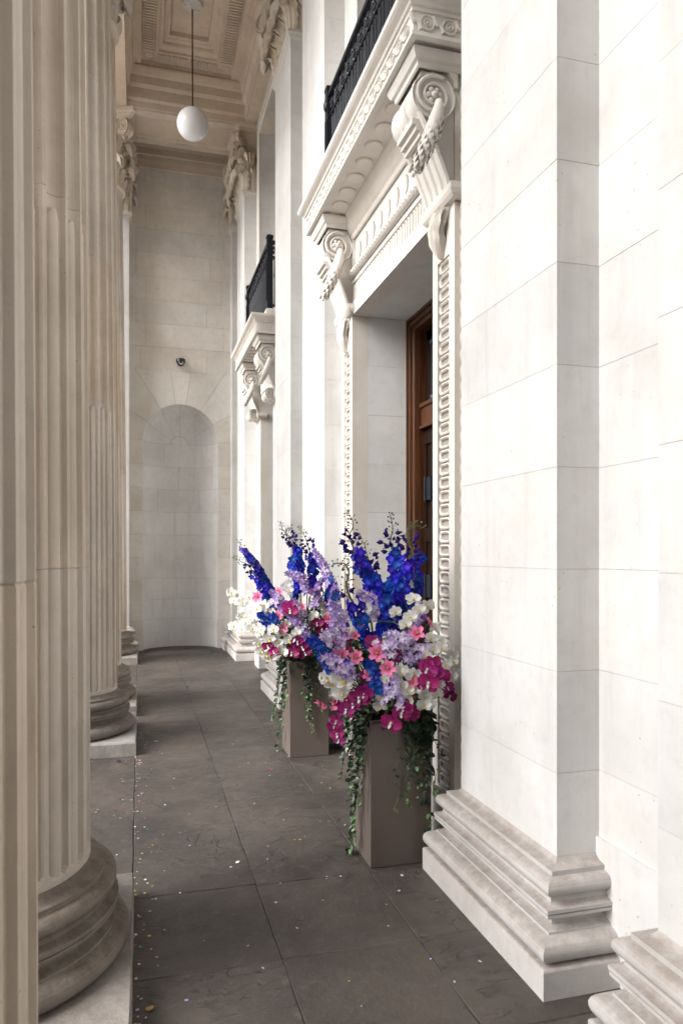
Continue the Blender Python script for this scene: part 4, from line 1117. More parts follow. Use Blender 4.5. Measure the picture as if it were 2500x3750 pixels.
SPIKES=[
 ('delph', 0, 'tallest cobalt delphinium in the front planter, its bud tip bent left against the carved jamb', [(1.022, 3.62, 1.798), (1.058, 3.617, 1.798), (1.07, 3.614, 1.746), (1.054, 3.611, 1.687), (1.089, 3.609, 1.593), (1.138, 3.606, 1.498), (1.192, 3.603, 1.402), (1.219, 3.6, 1.323)]),
 ('delph', 0, 'cobalt delphinium with a short bud tip leaning beside the tallest spike of the front planter', [(1.173, 3.75, 1.669), (1.183, 3.732, 1.604), (1.206, 3.714, 1.527), (1.229, 3.696, 1.452), (1.257, 3.678, 1.376), (1.273, 3.66, 1.28)]),
 ('buds', 0, 'curling green delphinium shoot with dark buds at the left of the front planter', [(0.923, 3.5, 1.54), (0.953, 3.511, 1.553), (0.999, 3.523, 1.552), (1.026, 3.534, 1.506), (1.016, 3.546, 1.439), (1.041, 3.557, 1.376), (1.088, 3.569, 1.301), (1.129, 3.58, 1.211)]),
 ('delph', 0, 'cobalt delphinium standing upright before the stone door reveal of the front planter', [(1.298, 3.68, 1.816), (1.311, 3.673, 1.739), (1.296, 3.667, 1.663), (1.314, 3.66, 1.593), (1.328, 3.653, 1.528), (1.314, 3.647, 1.431), (1.295, 3.64, 1.335)]),
 ('delph', 0, 'cobalt delphinium whose pale bud tip hooks right before the wooden door', [(1.464, 3.6, 1.736), (1.41, 3.598, 1.756), (1.367, 3.595, 1.735), (1.369, 3.593, 1.673), (1.388, 3.59, 1.614), (1.361, 3.587, 1.518), (1.32, 3.585, 1.407), (1.28, 3.583, 1.323), (1.246, 3.58, 1.207)]),
 ('delphf', 0, 'cobalt delphinium filled with open florets down the right side of the front planter', [(1.482, 3.72, 1.576), (1.461, 3.703, 1.515), (1.445, 3.687, 1.439), (1.427, 3.67, 1.374), (1.386, 3.653, 1.316), (1.351, 3.637, 1.242), (1.316, 3.62, 1.169)]),
 ('delphf', 0, 'short cobalt delphinium low in the middle of the front planter', [(1.04, 3.5, 1.359), (1.071, 3.513, 1.296), (1.096, 3.525, 1.233), (1.127, 3.537, 1.163), (1.153, 3.55, 1.114)]),
 ('delphf', 0, 'short cobalt delphinium below the right bud spikes of the front planter', [(1.214, 3.52, 1.386), (1.222, 3.527, 1.307), (1.208, 3.535, 1.239), (1.189, 3.542, 1.176), (1.18, 3.55, 1.124)]),
 ('delphb', 0, 'bright mid-blue delphinium cluster above the white hyacinth of the front planter', [(1.074, 3.36, 1.075), (1.092, 3.353, 1.037), (1.099, 3.345, 0.999), (1.104, 3.337, 0.962), (1.11, 3.33, 0.919)]),
 ('delphb', 0, 'bright blue sprig reaching left toward the rear planter', [(0.798, 3.4, 1.195), (0.821, 3.405, 1.165), (0.852, 3.41, 1.135), (0.883, 3.415, 1.099), (0.905, 3.42, 1.025)]),
 ('lilac', 0, 'tall pale lilac larkspur at the left of the front planter', [(0.934, 3.46, 1.433), (0.933, 3.455, 1.369), (0.942, 3.45, 1.304), (0.951, 3.445, 1.244), (0.97, 3.44, 1.184)]),
 ('lilacw', 0, 'pale lilac larkspur lying toward the camera above the pink cosmos row', [(1.314, 3.38, 1.187), (1.26, 3.364, 1.17), (1.203, 3.348, 1.184), (1.156, 3.332, 1.187), (1.156, 3.316, 1.15), (1.185, 3.3, 1.123)]),
 ('lilac', 0, 'lilac larkspur rising behind the right hand pink cosmos', [(1.421, 3.5, 1.278), (1.37, 3.483, 1.26), (1.32, 3.467, 1.238), (1.293, 3.45, 1.205)]),
 ('lilacw', 0, 'white and lilac larkspur pointing right above the large magenta orchid', [(1.402, 3.38, 1.139), (1.365, 3.375, 1.116), (1.326, 3.37, 1.103), (1.277, 3.365, 1.091), (1.259, 3.36, 1.058)]),
 ('lilacw', 0, 'white topped lilac hyacinth hanging over the front edge of the planter', [(1.18, 3.3, 1.003), (1.176, 3.295, 0.966), (1.169, 3.29, 0.929), (1.17, 3.285, 0.891), (1.163, 3.28, 0.874)]),
 ('lilac', 0, 'broad lilac larkspur leaning left under the pink cosmos', [(0.835, 3.36, 1.109), (0.881, 3.35, 1.094), (0.918, 3.34, 1.07), (0.95, 3.33, 1.042), (0.986, 3.32, 1.013)]),
 ('lilacw', 0, 'small white and lilac larkspur at the far left of the front planter', [(0.85, 3.4, 1.208), (0.886, 3.407, 1.197), (0.913, 3.413, 1.166), (0.935, 3.42, 1.14)]),
 ('lilacw', 0, 'white and pink larkspur between the two cobalt masses', [(1.082, 3.55, 1.407), (1.12, 3.55, 1.38), (1.153, 3.55, 1.348), (1.158, 3.55, 1.301), (1.147, 3.55, 1.27)]),
 ('violet', 1, 'violet topped blue delphinium leaning far left from the rear planter', [(0.737, 5.6, 1.709), (0.766, 5.603, 1.653), (0.82, 5.607, 1.583), (0.873, 5.61, 1.518), (0.921, 5.613, 1.436), (0.969, 5.617, 1.352), (1.018, 5.62, 1.269)]),
 ('delph', 1, 'blue delphinium with dark bud tip leaning left beneath the violet one', [(0.689, 5.52, 1.578), (0.75, 5.527, 1.543), (0.803, 5.533, 1.514), (0.862, 5.54, 1.438), (0.91, 5.547, 1.356), (0.952, 5.553, 1.267), (0.995, 5.56, 1.208)]),
 ('delph', 1, 'deep cobalt delphinium standing tallest in the rear planter', [(1.078, 5.7, 1.86), (1.11, 5.693, 1.788), (1.164, 5.687, 1.734), (1.206, 5.68, 1.655), (1.223, 5.673, 1.571), (1.234, 5.667, 1.45), (1.239, 5.66, 1.299)]),
 ('buds', 1, 'bud covered green side shoot beside the tallest rear delphinium', [(1.194, 5.74, 1.817), (1.148, 5.73, 1.801), (1.137, 5.72, 1.758), (1.163, 5.71, 1.71), (1.198, 5.7, 1.655)]),
 ('delph', 1, 'cobalt delphinium with a loose bud tip right of the tallest rear one', [(1.24, 5.75, 1.824), (1.287, 5.736, 1.754), (1.321, 5.722, 1.656), (1.343, 5.708, 1.558), (1.358, 5.694, 1.448), (1.33, 5.68, 1.279)]),
 ('delphf', 1, 'cobalt delphinium dropping through the heart of the rear planter', [(1.155, 5.58, 1.571), (1.174, 5.585, 1.482), (1.205, 5.59, 1.392), (1.194, 5.595, 1.303), (1.177, 5.6, 1.243)]),
 ('lilac', 1, 'tall lilac larkspur at the right of the rear planter with green tip', [(1.341, 5.62, 1.631), (1.389, 5.616, 1.559), (1.419, 5.612, 1.492), (1.45, 5.608, 1.432), (1.467, 5.604, 1.371), (1.479, 5.6, 1.311)]),
 ('lilac', 1, 'lilac larkspur over the cobalt florets of the rear planter', [(1.088, 5.46, 1.456), (1.147, 5.457, 1.444), (1.206, 5.455, 1.409), (1.235, 5.453, 1.362), (1.246, 5.45, 1.309)]),
 ('lilac', 1, 'lilac larkspur below the left leaning blue spikes', [(0.964, 5.45, 1.319), (1.003, 5.44, 1.285), (1.03, 5.43, 1.227), (1.063, 5.42, 1.17)]),
 ('lilac', 1, 'long lilac larkspur drooping down the front of the rear planter', [(1.084, 5.38, 1.144), (1.131, 5.38, 1.103), (1.183, 5.38, 1.056), (1.219, 5.38, 0.997), (1.242, 5.38, 0.933)]),
 ('lilac', 1, 'loose lilac larkspur right of the pink cosmos in the rear planter', [(1.373, 5.5, 1.406), (1.347, 5.495, 1.347), (1.346, 5.49, 1.288), (1.327, 5.485, 1.23), (1.319, 5.48, 1.184)]),
 ('lilacw', 1, 'pale lilac sprig beside the magenta blossom of the rear planter', [(1.117, 5.4, 1.251), (1.147, 5.4, 1.204), (1.17, 5.4, 1.158), (1.205, 5.4, 1.111)]),
 ('delphb', 1, 'bright blue sprig over the white orchids of the rear planter', [(0.869, 5.4, 1.153), (0.892, 5.4, 1.113), (0.926, 5.4, 1.078), (0.949, 5.4, 1.032)]),
 ('delphb', 1, 'short bright blue sprig in the middle of the rear planter', [(0.951, 5.38, 1.153), (0.969, 5.38, 1.118), (0.992, 5.38, 1.078)]),
 ('violet', 1, 'violet and blue sprig at the right edge of the rear planter', [(1.503, 5.55, 1.421), (1.475, 5.537, 1.356), (1.447, 5.525, 1.303), (1.425, 5.513, 1.25), (1.44, 5.5, 1.192)]),
]
ORCHIDS=[
 ('white', 0, 'white orchid spray reaching right toward the near jamb and pilaster', [(1.573, 3.417, 0.981), (1.521, 3.375, 0.98), (1.48, 3.357, 1.044), (1.528, 3.379, 1.054), (1.533, 3.401, 1.086), (1.459, 3.369, 1.128)], 1.0),
 ('white', 0, 'white orchid spray arching up in front of the wooden door', [(1.47, 3.568, 1.32), (1.372, 3.451, 1.315), (1.359, 3.496, 1.364), (1.302, 3.391, 1.285), (1.384, 3.648, 1.43)], 1.15),
 ('white', 0, 'white orchid spray rising right of the pink cosmos', [(1.479, 3.428, 1.151), (1.464, 3.457, 1.219), (1.42, 3.405, 1.171), (1.413, 3.363, 1.121), (1.366, 3.34, 1.096)], 1.0),
 ('white', 0, 'white orchid spray below the large magenta blossoms', [(1.497, 3.395, 0.932), (1.437, 3.356, 0.952), (1.433, 3.36, 0.902), (1.384, 3.332, 0.86), (1.354, 3.334, 0.852), (1.363, 3.345, 0.899), (1.29, 3.306, 0.939), (1.337, 3.332, 0.966)], 1.0),
 ('white', 0, 'pair of open white orchids in the middle of the front planter', [(1.221, 3.301, 1.035), (1.242, 3.314, 1.017), (1.295, 3.319, 1.009)], 1.1),
 ('white', 0, 'cluster of big white blossoms at the left front of the planter', [(0.887, 3.43, 0.995), (0.914, 3.438, 0.963), (0.952, 3.409, 0.928), (0.959, 3.364, 0.979), (0.944, 3.38, 1.001), (0.973, 3.393, 0.91)], 1.35),
 ('white', 0, 'white blossoms low beside the hanging hyacinth', [(1.131, 3.319, 0.911), (1.131, 3.347, 0.862), (1.156, 3.318, 0.991), (1.249, 3.333, 0.897), (1.257, 3.301, 0.932), (1.224, 3.308, 0.961), (1.255, 3.309, 0.882)], 1.0),
 ('white', 0, 'white blossoms peeping between the cobalt delphiniums', [(1.197, 3.661, 1.405), (1.103, 3.496, 1.322), (1.237, 3.431, 1.309), (1.272, 3.38, 1.252)], 0.9),
 ('magenta', 0, 'largest magenta orchid spray at the right of the front planter', [(1.387, 3.313, 1.055), (1.358, 3.306, 1.033), (1.394, 3.304, 1.017), (1.354, 3.283, 0.973), (1.441, 3.327, 0.996)], 1.5),
 ('magenta', 0, 'magenta orchids draped over the front rim of the planter', [(1.222, 3.302, 0.827), (1.238, 3.304, 0.855), (1.268, 3.315, 0.827), (1.178, 3.322, 0.782)], 1.45),
 ('magenta', 0, 'magenta orchids at the left front above the trailing vines', [(1.024, 3.347, 0.906), (1.047, 3.339, 0.926), (1.0, 3.368, 0.875), (0.971, 3.388, 0.843), (0.96, 3.419, 0.867)], 1.35),
 ('magenta', 0, 'magenta orchids falling down the left corner of the planter', [(0.937, 3.445, 0.775), (0.959, 3.566, 0.721), (0.969, 3.545, 0.685), (1.001, 3.624, 0.633)], 1.15),
 ('magenta', 0, 'dark magenta blossoms tucked behind the cosmos row', [(0.988, 3.537, 1.164), (1.112, 3.401, 1.161), (1.214, 3.364, 1.098), (0.989, 3.47, 1.137), (1.083, 3.389, 0.993)], 1.2),
 ('magenta', 0, 'shaded magenta blossom by the foot of the near jamb', [(1.528, 3.415, 0.877), (1.501, 3.379, 0.925)], 1.1),
 ('white', 1, 'upper white orchid spray reaching furthest left from the rear planter', [(0.705, 5.767, 1.295), (0.723, 5.765, 1.229), (0.758, 5.765, 1.277), (0.764, 5.584, 1.228), (0.814, 5.571, 1.269), (0.83, 5.516, 1.202), (0.863, 5.473, 1.182)], 1.2),
 ('white', 1, 'lower white orchid spray reaching left past the pilaster base', [(0.7, 5.583, 1.043), (0.749, 5.495, 1.031), (0.754, 5.558, 1.123), (0.809, 5.456, 1.104), (0.817, 5.435, 1.037), (0.885, 5.393, 1.04), (0.854, 5.448, 1.064)], 1.2),
 ('white', 1, 'thick spray of white orchids over the rim of the rear planter', [(0.965, 5.358, 1.035), (1.025, 5.374, 1.004), (1.009, 5.38, 0.93), (1.044, 5.385, 0.865), (0.938, 5.372, 0.967), (0.904, 5.406, 0.987), (0.874, 5.396, 1.006), (1.085, 5.354, 0.953)], 1.25),
 ('white', 1, 'white blossoms low on the left of the rear planter', [(0.898, 5.47, 0.871), (0.932, 5.47, 0.841), (0.97, 5.484, 0.809), (0.874, 5.47, 0.923), (0.972, 5.429, 0.896)], 1.35),
 ('white', 1, 'white orchids behind the pink cosmos of the rear planter', [(0.898, 5.475, 1.169), (0.916, 5.477, 1.209), (0.985, 5.501, 1.229), (0.965, 5.46, 1.152), (0.868, 5.466, 1.142)], 1.15),
 ('white', 1, 'white blossoms high behind the blue spikes of the rear planter', [(1.147, 5.633, 1.367), (1.108, 5.587, 1.346), (1.123, 5.542, 1.318), (1.185, 5.729, 1.382)], 1.1),
 ('white', 1, 'white orchids right of centre in the rear planter', [(1.289, 5.403, 1.126), (1.422, 5.5, 1.168), (1.392, 5.503, 1.198), (1.399, 5.485, 1.134), (1.145, 5.366, 1.007), (1.077, 5.404, 1.068)], 1.1),
 ('magenta', 1, 'dark magenta orchid group at the front rim of the rear planter', [(1.147, 5.348, 0.94), (1.182, 5.348, 0.899), (1.148, 5.377, 0.885), (1.111, 5.37, 0.853), (1.209, 5.365, 0.85)], 1.5),
 ('magenta', 1, 'speckled magenta orchid in the centre of the rear planter', [(1.083, 5.373, 1.202), (1.096, 5.353, 1.174)], 1.6),
 ('magenta', 1, 'magenta orchid pair low on the left of the rear planter', [(0.932, 5.403, 0.912), (0.977, 5.393, 0.866)], 1.3),
 ('magenta', 1, 'magenta orchids at the right side of the rear planter', [(1.313, 5.402, 1.068), (1.39, 5.401, 1.025), (1.405, 5.436, 1.074), (1.348, 5.399, 1.021)], 1.5),
]
COSMOS=[
 (0, 'pink cosmos furthest left in the front row of cosmos, petals spread wide', (0.943, 3.395, 1.105), 1.2),
 (0, 'small pink cosmos second from the left in the front row', (1.01, 3.35, 1.103), 0.95),
 (0, 'pink cosmos with orange centre, third in the front row', (1.104, 3.319, 1.123), 1.2),
 (0, 'round pink cosmos above the white hyacinth with dark centre', (1.147, 3.282, 1.053), 1.1),
 (0, 'deep pink cosmos high on the right beside the lilac larkspur', (1.324, 3.351, 1.209), 1.1),
 (0, 'pink cosmos seen side on next to the near jamb', (1.417, 3.418, 1.25), 0.9),
 (0, 'drooping pink cosmos hanging free left of the front planter', (0.857, 3.44, 0.866), 0.9),
 (0, 'half closed pink cosmos beside the left magenta orchids', (0.92, 3.419, 0.866), 0.9),
 (0, 'pink cosmos half hidden under the white orchid pair', (1.278, 3.3, 0.979), 0.8),
 (0, 'pink cosmos mostly hidden by the bright blue cluster', (1.066, 3.337, 1.016), 0.8),
 (0, 'small pink cosmos among the cobalt florets', (1.035, 3.457, 1.194), 0.7),
 (0, 'rear pink cosmos peeping between lilac and cobalt spikes', (1.077, 3.503, 1.258), 0.8),
 (1, 'large pale pink cosmos facing left in the rear planter', (0.875, 5.53, 1.273), 1.2),
 (1, 'pink cosmos beneath the left leaning delphiniums', (1.034, 5.501, 1.31), 1.0),
 (1, 'open pink cosmos beside the cobalt heart of the rear planter', (1.323, 5.499, 1.3), 1.2),
 (1, 'pink cosmos right of the speckled magenta orchid', (1.197, 5.387, 1.201), 0.9),
 (1, 'pink cosmos left of the speckled magenta orchid', (1.001, 5.376, 1.135), 1.1),
 (1, 'pink cosmos highest in the rear planter among lilac', (1.358, 5.705, 1.356), 0.9),
 (1, 'pink cosmos low in the centre of the rear planter', (1.042, 5.37, 1.038), 1.1),
 (1, 'pink cosmos above the right hand magenta orchids', (1.404, 5.421, 1.104), 1.1),
]
VINES=[
 (0, 'L', (1.115, 3.549, 0.73), (1.095, 3.741, -0.069)),
 (0, 'L', (1.115, 3.573, 0.739), (1.095, 3.654, 0.089)),
 (0, 'L', (1.115, 3.772, 0.665), (1.095, 3.876, 0.338)),
 (0, 'L', (1.115, 3.503, 0.754), (1.095, 3.546, 0.298)),
 (0, 'L', (1.115, 3.72, 0.721), (1.095, 3.654, 0.348)),
 (0, 'L', (1.115, 3.621, 0.728), (1.095, 3.463, 0.545)),
 (0, 'L', (1.115, 3.772, 0.695), (1.095, 3.705, 0.201)),
 (0, 'L', (1.115, 3.67, 0.717), (1.095, 3.604, 0.207)),
 (0, 'R', (1.279, 3.49, 0.747), (1.247, 3.47, 0.296)),
 (0, 'R', (1.309, 3.49, 0.745), (1.331, 3.47, 0.301)),
 (0, 'R', (1.339, 3.49, 0.743), (1.384, 3.47, 0.353)),
 (0, 'R', (1.384, 3.49, 0.741), (1.421, 3.47, 0.405)),
 (0, 'R', (1.445, 3.49, 0.737), (1.467, 3.47, 0.373)),
 (0, 'R', (1.43, 3.49, 0.738), (1.439, 3.47, 0.193)),
 (0, 'R', (1.475, 3.49, 0.735), (1.5, 3.47, 0.483)),
 (0, 'R', (1.399, 3.49, 0.74), (1.399, 3.47, 0.534)),
 (0, 'R', (1.369, 3.49, 0.741), (1.361, 3.47, 0.481)),
 (0, 'R', (1.49, 3.49, 0.734), (1.482, 3.47, 0.654)),
 (0, 'R', (1.324, 3.49, 0.744), (1.314, 3.47, 0.582)),
 (1, 'L', (1.115, 5.587, 0.721), (1.095, 5.804, -0.043)),
 (1, 'L', (1.115, 5.698, 0.726), (1.095, 6.078, 0.185)),
 (1, 'L', (1.115, 5.756, 0.718), (1.095, 5.95, 0.304)),
 (1, 'L', (1.115, 5.501, 0.734), (1.095, 5.596, 0.206)),
 (1, 'L', (1.115, 5.587, 0.742), (1.095, 5.423, 0.476)),
 (1, 'L', (1.115, 5.814, 0.709), (1.095, 5.828, 0.419)),
 (1, 'R', (1.263, 5.56, 0.74), (1.315, 5.54, 0.183)),
 (1, 'R', (1.274, 5.56, 0.74), (1.269, 5.54, 0.293)),
 (1, 'R', (1.329, 5.56, 0.738), (1.357, 5.54, 0.374)),
 (1, 'R', (1.307, 5.56, 0.739), (1.302, 5.54, 0.463)),
 (1, 'R', (1.241, 5.56, 0.741), (1.24, 5.54, 0.466)),
 (1, 'R', (1.285, 5.56, 0.74), (1.284, 5.54, 0.378)),
]
# ------------------------------------------------------------------ planters
def petal_mat(name, centre, edge, r0, r1, rough=.55, hue=.0, val=.12, trans=.25, spots=None, veins=0.0):
    m, nt, b = mat_base(name); L = nt.links.new
    tc = node(nt, 'ShaderNodeTexCoord'); ln = node(nt, 'ShaderNodeVectorMath', operation='LENGTH'); L(tc.outputs['Object'], ln.inputs[0])
    mr = node(nt, 'ShaderNodeMapRange'); mr.inputs[1].default_value = r0; mr.inputs[2].default_value = r1; L(ln.outputs['Value'], mr.inputs[0])
    x = node(nt, 'ShaderNodeMix', data_type='RGBA'); L(mr.outputs[0], x.inputs[0]); x.inputs[6].default_value = (*centre, 1); x.inputs[7].default_value = (*edge, 1)
    out = x.outputs[2]
    n = node(nt, 'ShaderNodeTexNoise'); n.inputs['Scale'].default_value = 120; L(tc.outputs['Object'], n.inputs['Vector'])
    if spots:
        v = node(nt, 'ShaderNodeTexVoronoi', feature='DISTANCE_TO_EDGE'); v.inputs['Scale'].default_value = 240; L(tc.outputs['Object'], v.inputs['Vector'])
        r = node(nt, 'ShaderNodeMapRange'); r.inputs[1].default_value = .22; r.inputs[2].default_value = .32; r.inputs[4].default_value = .75; L(v.outputs[0], r.inputs[0])
        y = node(nt, 'ShaderNodeMix', data_type='RGBA'); L(r.outputs[0], y.inputs[0]); L(out, y.inputs[6]); y.inputs[7].default_value = (*spots, 1); out = y.outputs[2]
    oi = node(nt, 'ShaderNodeObjectInfo'); hv = node(nt, 'ShaderNodeHueSaturation')
    a = node(nt, 'ShaderNodeMapRange'); a.inputs[3].default_value = .5 - hue; a.inputs[4].default_value = .5 + hue; L(oi.outputs['Random'], a.inputs[0]); L(a.outputs[0], hv.inputs['Hue'])
    c = node(nt, 'ShaderNodeMath', operation='MULTIPLY'); c.inputs[1].default_value = 11.3; L(oi.outputs['Random'], c.inputs[0])
    d = node(nt, 'ShaderNodeMath', operation='FRACT'); L(c.outputs[0], d.inputs[0])
    e = node(nt, 'ShaderNodeMath', operation='ADD'); L(d.outputs[0], e.inputs[0]); L(n.outputs[0], e.inputs[1])
    f = node(nt, 'ShaderNodeMapRange'); f.inputs[1].default_value = .3; f.inputs[2].default_value = 1.7; f.inputs[3].default_value = 1 - val; f.inputs[4].default_value = 1 + val; L(e.outputs[0], f.inputs[0]); L(f.outputs[0], hv.inputs['Value'])
    L(out, hv.inputs['Color']); L(hv.outputs[0], b.inputs['Base Color']); b.inputs['Roughness'].default_value = rough; b.inputs['Specular IOR Level'].default_value = .25
    tr = node(nt, 'ShaderNodeBsdfTranslucent'); L(hv.outputs[0], tr.inputs[0]); ms = node(nt, 'ShaderNodeMixShader'); ms.inputs[0].default_value = trans
    o = nt.nodes['Material Output']; L(b.outputs[0], ms.inputs[1]); L(tr.outputs[0], ms.inputs[2]); L(ms.outputs[0], o.inputs[0])
    return m
F = {}
F['cobalt'] = petal_mat('cobalt_petal', (.10, .16, .62), (.006, .024, .50), .002, .018, hue=.03, val=.5)
F['midblue'] = petal_mat('bright_blue_petal', (.10, .16, .5), (.012, .07, .42), .002, .013, hue=.02, val=.3)
F['violet'] = petal_mat('violet_petal', (.30, .24, .62), (.13, .10, .50), .002, .014, hue=.03, val=.3)
F['bud'] = petal_mat('purple_bud', (.02, .012, .14), (.03, .012, .16), 0, .02, hue=.02, val=.3)
F['lilac'] = petal_mat('lilac_petal', (.68, .64, .74), (.34, .21, .54), .003, .013, hue=.03, val=.25)
F['lilacw'] = petal_mat('pale_lilac_petal', (.75, .74, .75), (.52, .38, .68), .004, .017, hue=.03, val=.15)
F['white'] = petal_mat('white_orchid_petal', (.66, .64, .36), (.70, .70, .68), .003, .009, val=.07, trans=.3)
F['magenta'] = petal_mat('magenta_orchid_petal', (.34, .12, .22), (.23, .006, .11), .003, .012, hue=.02, val=.25, spots=(.36, .06, .2), trans=.15)
F['pink'] = petal_mat('pink_cosmos_petal', (.50, .03, .14), (.76, .21, .40), .005, .024, hue=.01, val=.12)
F['yellow'] = plain('flower_centre', (.30, .22, .02), rough=.8, nscale=300)
F['lip'] = plain('orchid_lip', (.62, .50, .10), rough=.6, nscale=100)
F['stem'] = plain('green_stem', (.07, .12, .04), rough=.6, nscale=20)
F['greenbud'] = plain('green_bud', (.075, .12, .07), rough=.6, nscale=20, randval=.35)
F['darkbud'] = plain('dark_bud', (.012, .02, .04), rough=.5, nscale=20, randval=.3)
F['vine'] = plain('vine_leaf', (.015, .036, .016), rough=.42, nscale=50, noise=.25, randval=.45, randhue=.012)
F['vinelight'] = plain('pale_vine_leaf', (.10, .19, .07), rough=.45, nscale=50, noise=.2, randval=.3)
F['vinestem'] = plain('vine_stem', (.10, .09, .035), rough=.7, nscale=30)
F['foliage'] = plain('dark_foliage', (.018, .038, .018), rough=.7, nscale=30, noise=.3)

def petal(b, ang, L, W, cup=.25, r0=.002, back=0.0, twist=0.0, n=5, m=4, notch=0.0, mi=0, z0=0.0, frill=0.0, ph=0.0):
    rows = []
    for j in range(n + 1):
        s = j / n; hw = W / 2 * (math.sin(PI * min(.93, .10 + .80 * s ** .8))) ** .7
        row = []
        for i in range(m + 1):
            t = -1 + 2 * i / m
            rad = r0 + L * s - notch * L * (1 - abs(t)) * (s ** 6)
            x = z0 + L * (cup * s * s - back * s) + .18 * W * (t * t) * math.sin(PI * s) + frill * math.sin(t * 5 + s * 7 + ph) * s
            y = t * hw + twist * s * L
            row.append((x, rad * math.cos(ang) - y * math.sin(ang), rad * math.sin(ang) + y * math.cos(ang)))
        rows.append(row)
    b.grid(rows, True, mi=mi)
RF = random.Random(21)
def floret(R, kind, var):
    b = MB(); r = random.Random(var)
    if kind == 'delph':
        for k in range(5): petal(b, 2 * PI * k / 5 + r.uniform(-.15, .15), R * r.uniform(.9, 1.08), R * .95, r.uniform(.05, .35), frill=R * .08, n=4, ph=r.random() * 6)
        for k in range(4): petal(b, 2 * PI * (k + .5) / 4 + r.uniform(-.2, .2), R * .62, R * .60, r.uniform(.4, .7), z0=.002, n=3, m=3, frill=R * .05)
        b.ell((.004, 0, 0), (.004, .003, .003), 5, 3)
    elif kind == 'lilac':
        for k in range(5): petal(b, 2 * PI * k / 5 + r.uniform(-.2, .2), R * r.uniform(.85, 1.1), R * .62, r.uniform(.05, .4), n=3, m=2)
        for k in range(3): petal(b, 2 * PI * (k + .3) / 3, R * .5, R * .4, .8, z0=.002, n=2, m=2)
    return b
DEL = [floret(.0255, 'delph', k) for k in range(4)]
LIL = [floret(.0205, 'lilac', k) for k in range(4)]
def meshset(bs, nm, m): return [b.mesh(nm, m) for b in bs]
ME = {'cobalt': meshset(DEL, 'floret', F['cobalt']), 'midblue': meshset([floret(.020, 'delph', 9), floret(.020, 'delph', 10)], 'floret', F['midblue']),
      'violet': meshset([floret(.023, 'delph', 12), floret(.022, 'delph', 13)], 'floret', F['violet']),
      'lilac': meshset(LIL, 'floret', F['lilac']), 'lilacw': meshset([floret(.021, 'lilac', 30 + k) for k in range(3)], 'floret', F['lilacw'])}
def budm(r, l, m):
    b = MB(); b.lathe([(0.0005, 0), (r * .75, l * .25), (r, l * .5), (r * .85, l * .78), (r * .3, l)], 7, axis='x', cap=False); return b.mesh('bud', m)
BG = [budm(.0042, .010, F['greenbud']), budm(.0050, .012, F['greenbud'])]; BD = [budm(.0050, .012, F['darkbud']), budm(.006, .014, F['darkbud'])]
BPm = MB(); BPm.lathe([(.001, 0), (.008, .006), (.0115, .014), (.010, .021), (.006, .027)], 7, axis='x', cap=False)
for k in range(3): petal(BPm, 2 * PI * k / 3, .014, .013, 1.6, z0=.008, n=3, m=2)
BP = [BPm.mesh('purple_bud', F['bud'])]
def orchid(R, m, kind):
    b = MB(); r = random.Random(kind)
    for a in (90, 210, 330): petal(b, math.radians(a) + r.uniform(-.1, .1), R * r.uniform(.92, 1.02), R * .74, r.uniform(-.05, .15), frill=R * .03, mi=0)
    for a in (20, 160): petal(b, math.radians(a) + r.uniform(-.1, .1), R * 1.0, R * 1.12, r.uniform(.05, .22), z0=.003, frill=R * .04, mi=0, notch=.05)
    petal(b, math.radians(270), R * .36, R * .28, 1.2, z0=.004, n=3, m=2, mi=1); b.ell((.008, 0, .001), (.006, .004, .005), 6, 4, mi=1)
    return b
ORW = [orchid(.034, 0, k).mesh('blossom', [F['white'], F['lip']]) for k in (1, 2, 3)]
ORM = [orchid(.034, 0, k).mesh('blossom', [F['magenta'], F['white']]) for k in (4, 5)]
CPm = MB(); petal(CPm, 0, .036, .026, .22, n=5, m=4, notch=.10, frill=.0015, r0=.003); COSP = CPm.mesh('petal', F['pink'])
CCm = MB(); CCm.ell((.004, 0, 0), (.005, .0065, .0065), 8, 5)
for k in range(9): a = 2 * PI * k / 9; CCm.ell((.006, .0055 * math.cos(a), .0055 * math.sin(a)), (.003, .0018, .0018), 5, 3)
COSC = CCm.mesh('centre', F['yellow'])

def catmull(P, n):
    P = [Vector(p) for p in P]; out = []
    for i in range(len(P) - 1):
        p0, p1, p2, p3 = P[max(0, i - 1)], P[i], P[i + 1], P[min(len(P) - 1, i + 2)]
        for k in range(n):
            t = k / n; out.append(.5 * ((2 * p1) + (-p0 + p2) * t + (2 * p0 - 5 * p1 + 4 * p2 - p3) * t * t + (-p0 + 3 * p1 - 3 * p2 + p3) * t ** 3))
    out.append(P[-1]); return out
def frame(pos, d, roll=0.0, sc=1.0):
    q = Vector(d).normalized().to_track_quat('X', 'Z')
    return Matrix.Translation(pos) @ q.to_matrix().to_4x4() @ Matrix.Rotation(roll, 4, 'X') @ Matrix.Scale(sc, 4)
HOLD = [Vector((1.29, 3.66, .72)), Vector((1.29, 5.73, .72))]
PLAN = [(1.132, 1.462, 3.50, 3.83), (1.138, 1.45, 5.57, 5.888)]
GRP = ['flowers in the front planter', 'flowers in the rear planter']
TOCAM = lambda p: (Vector((0, 0, 1.6)) - p).normalized()

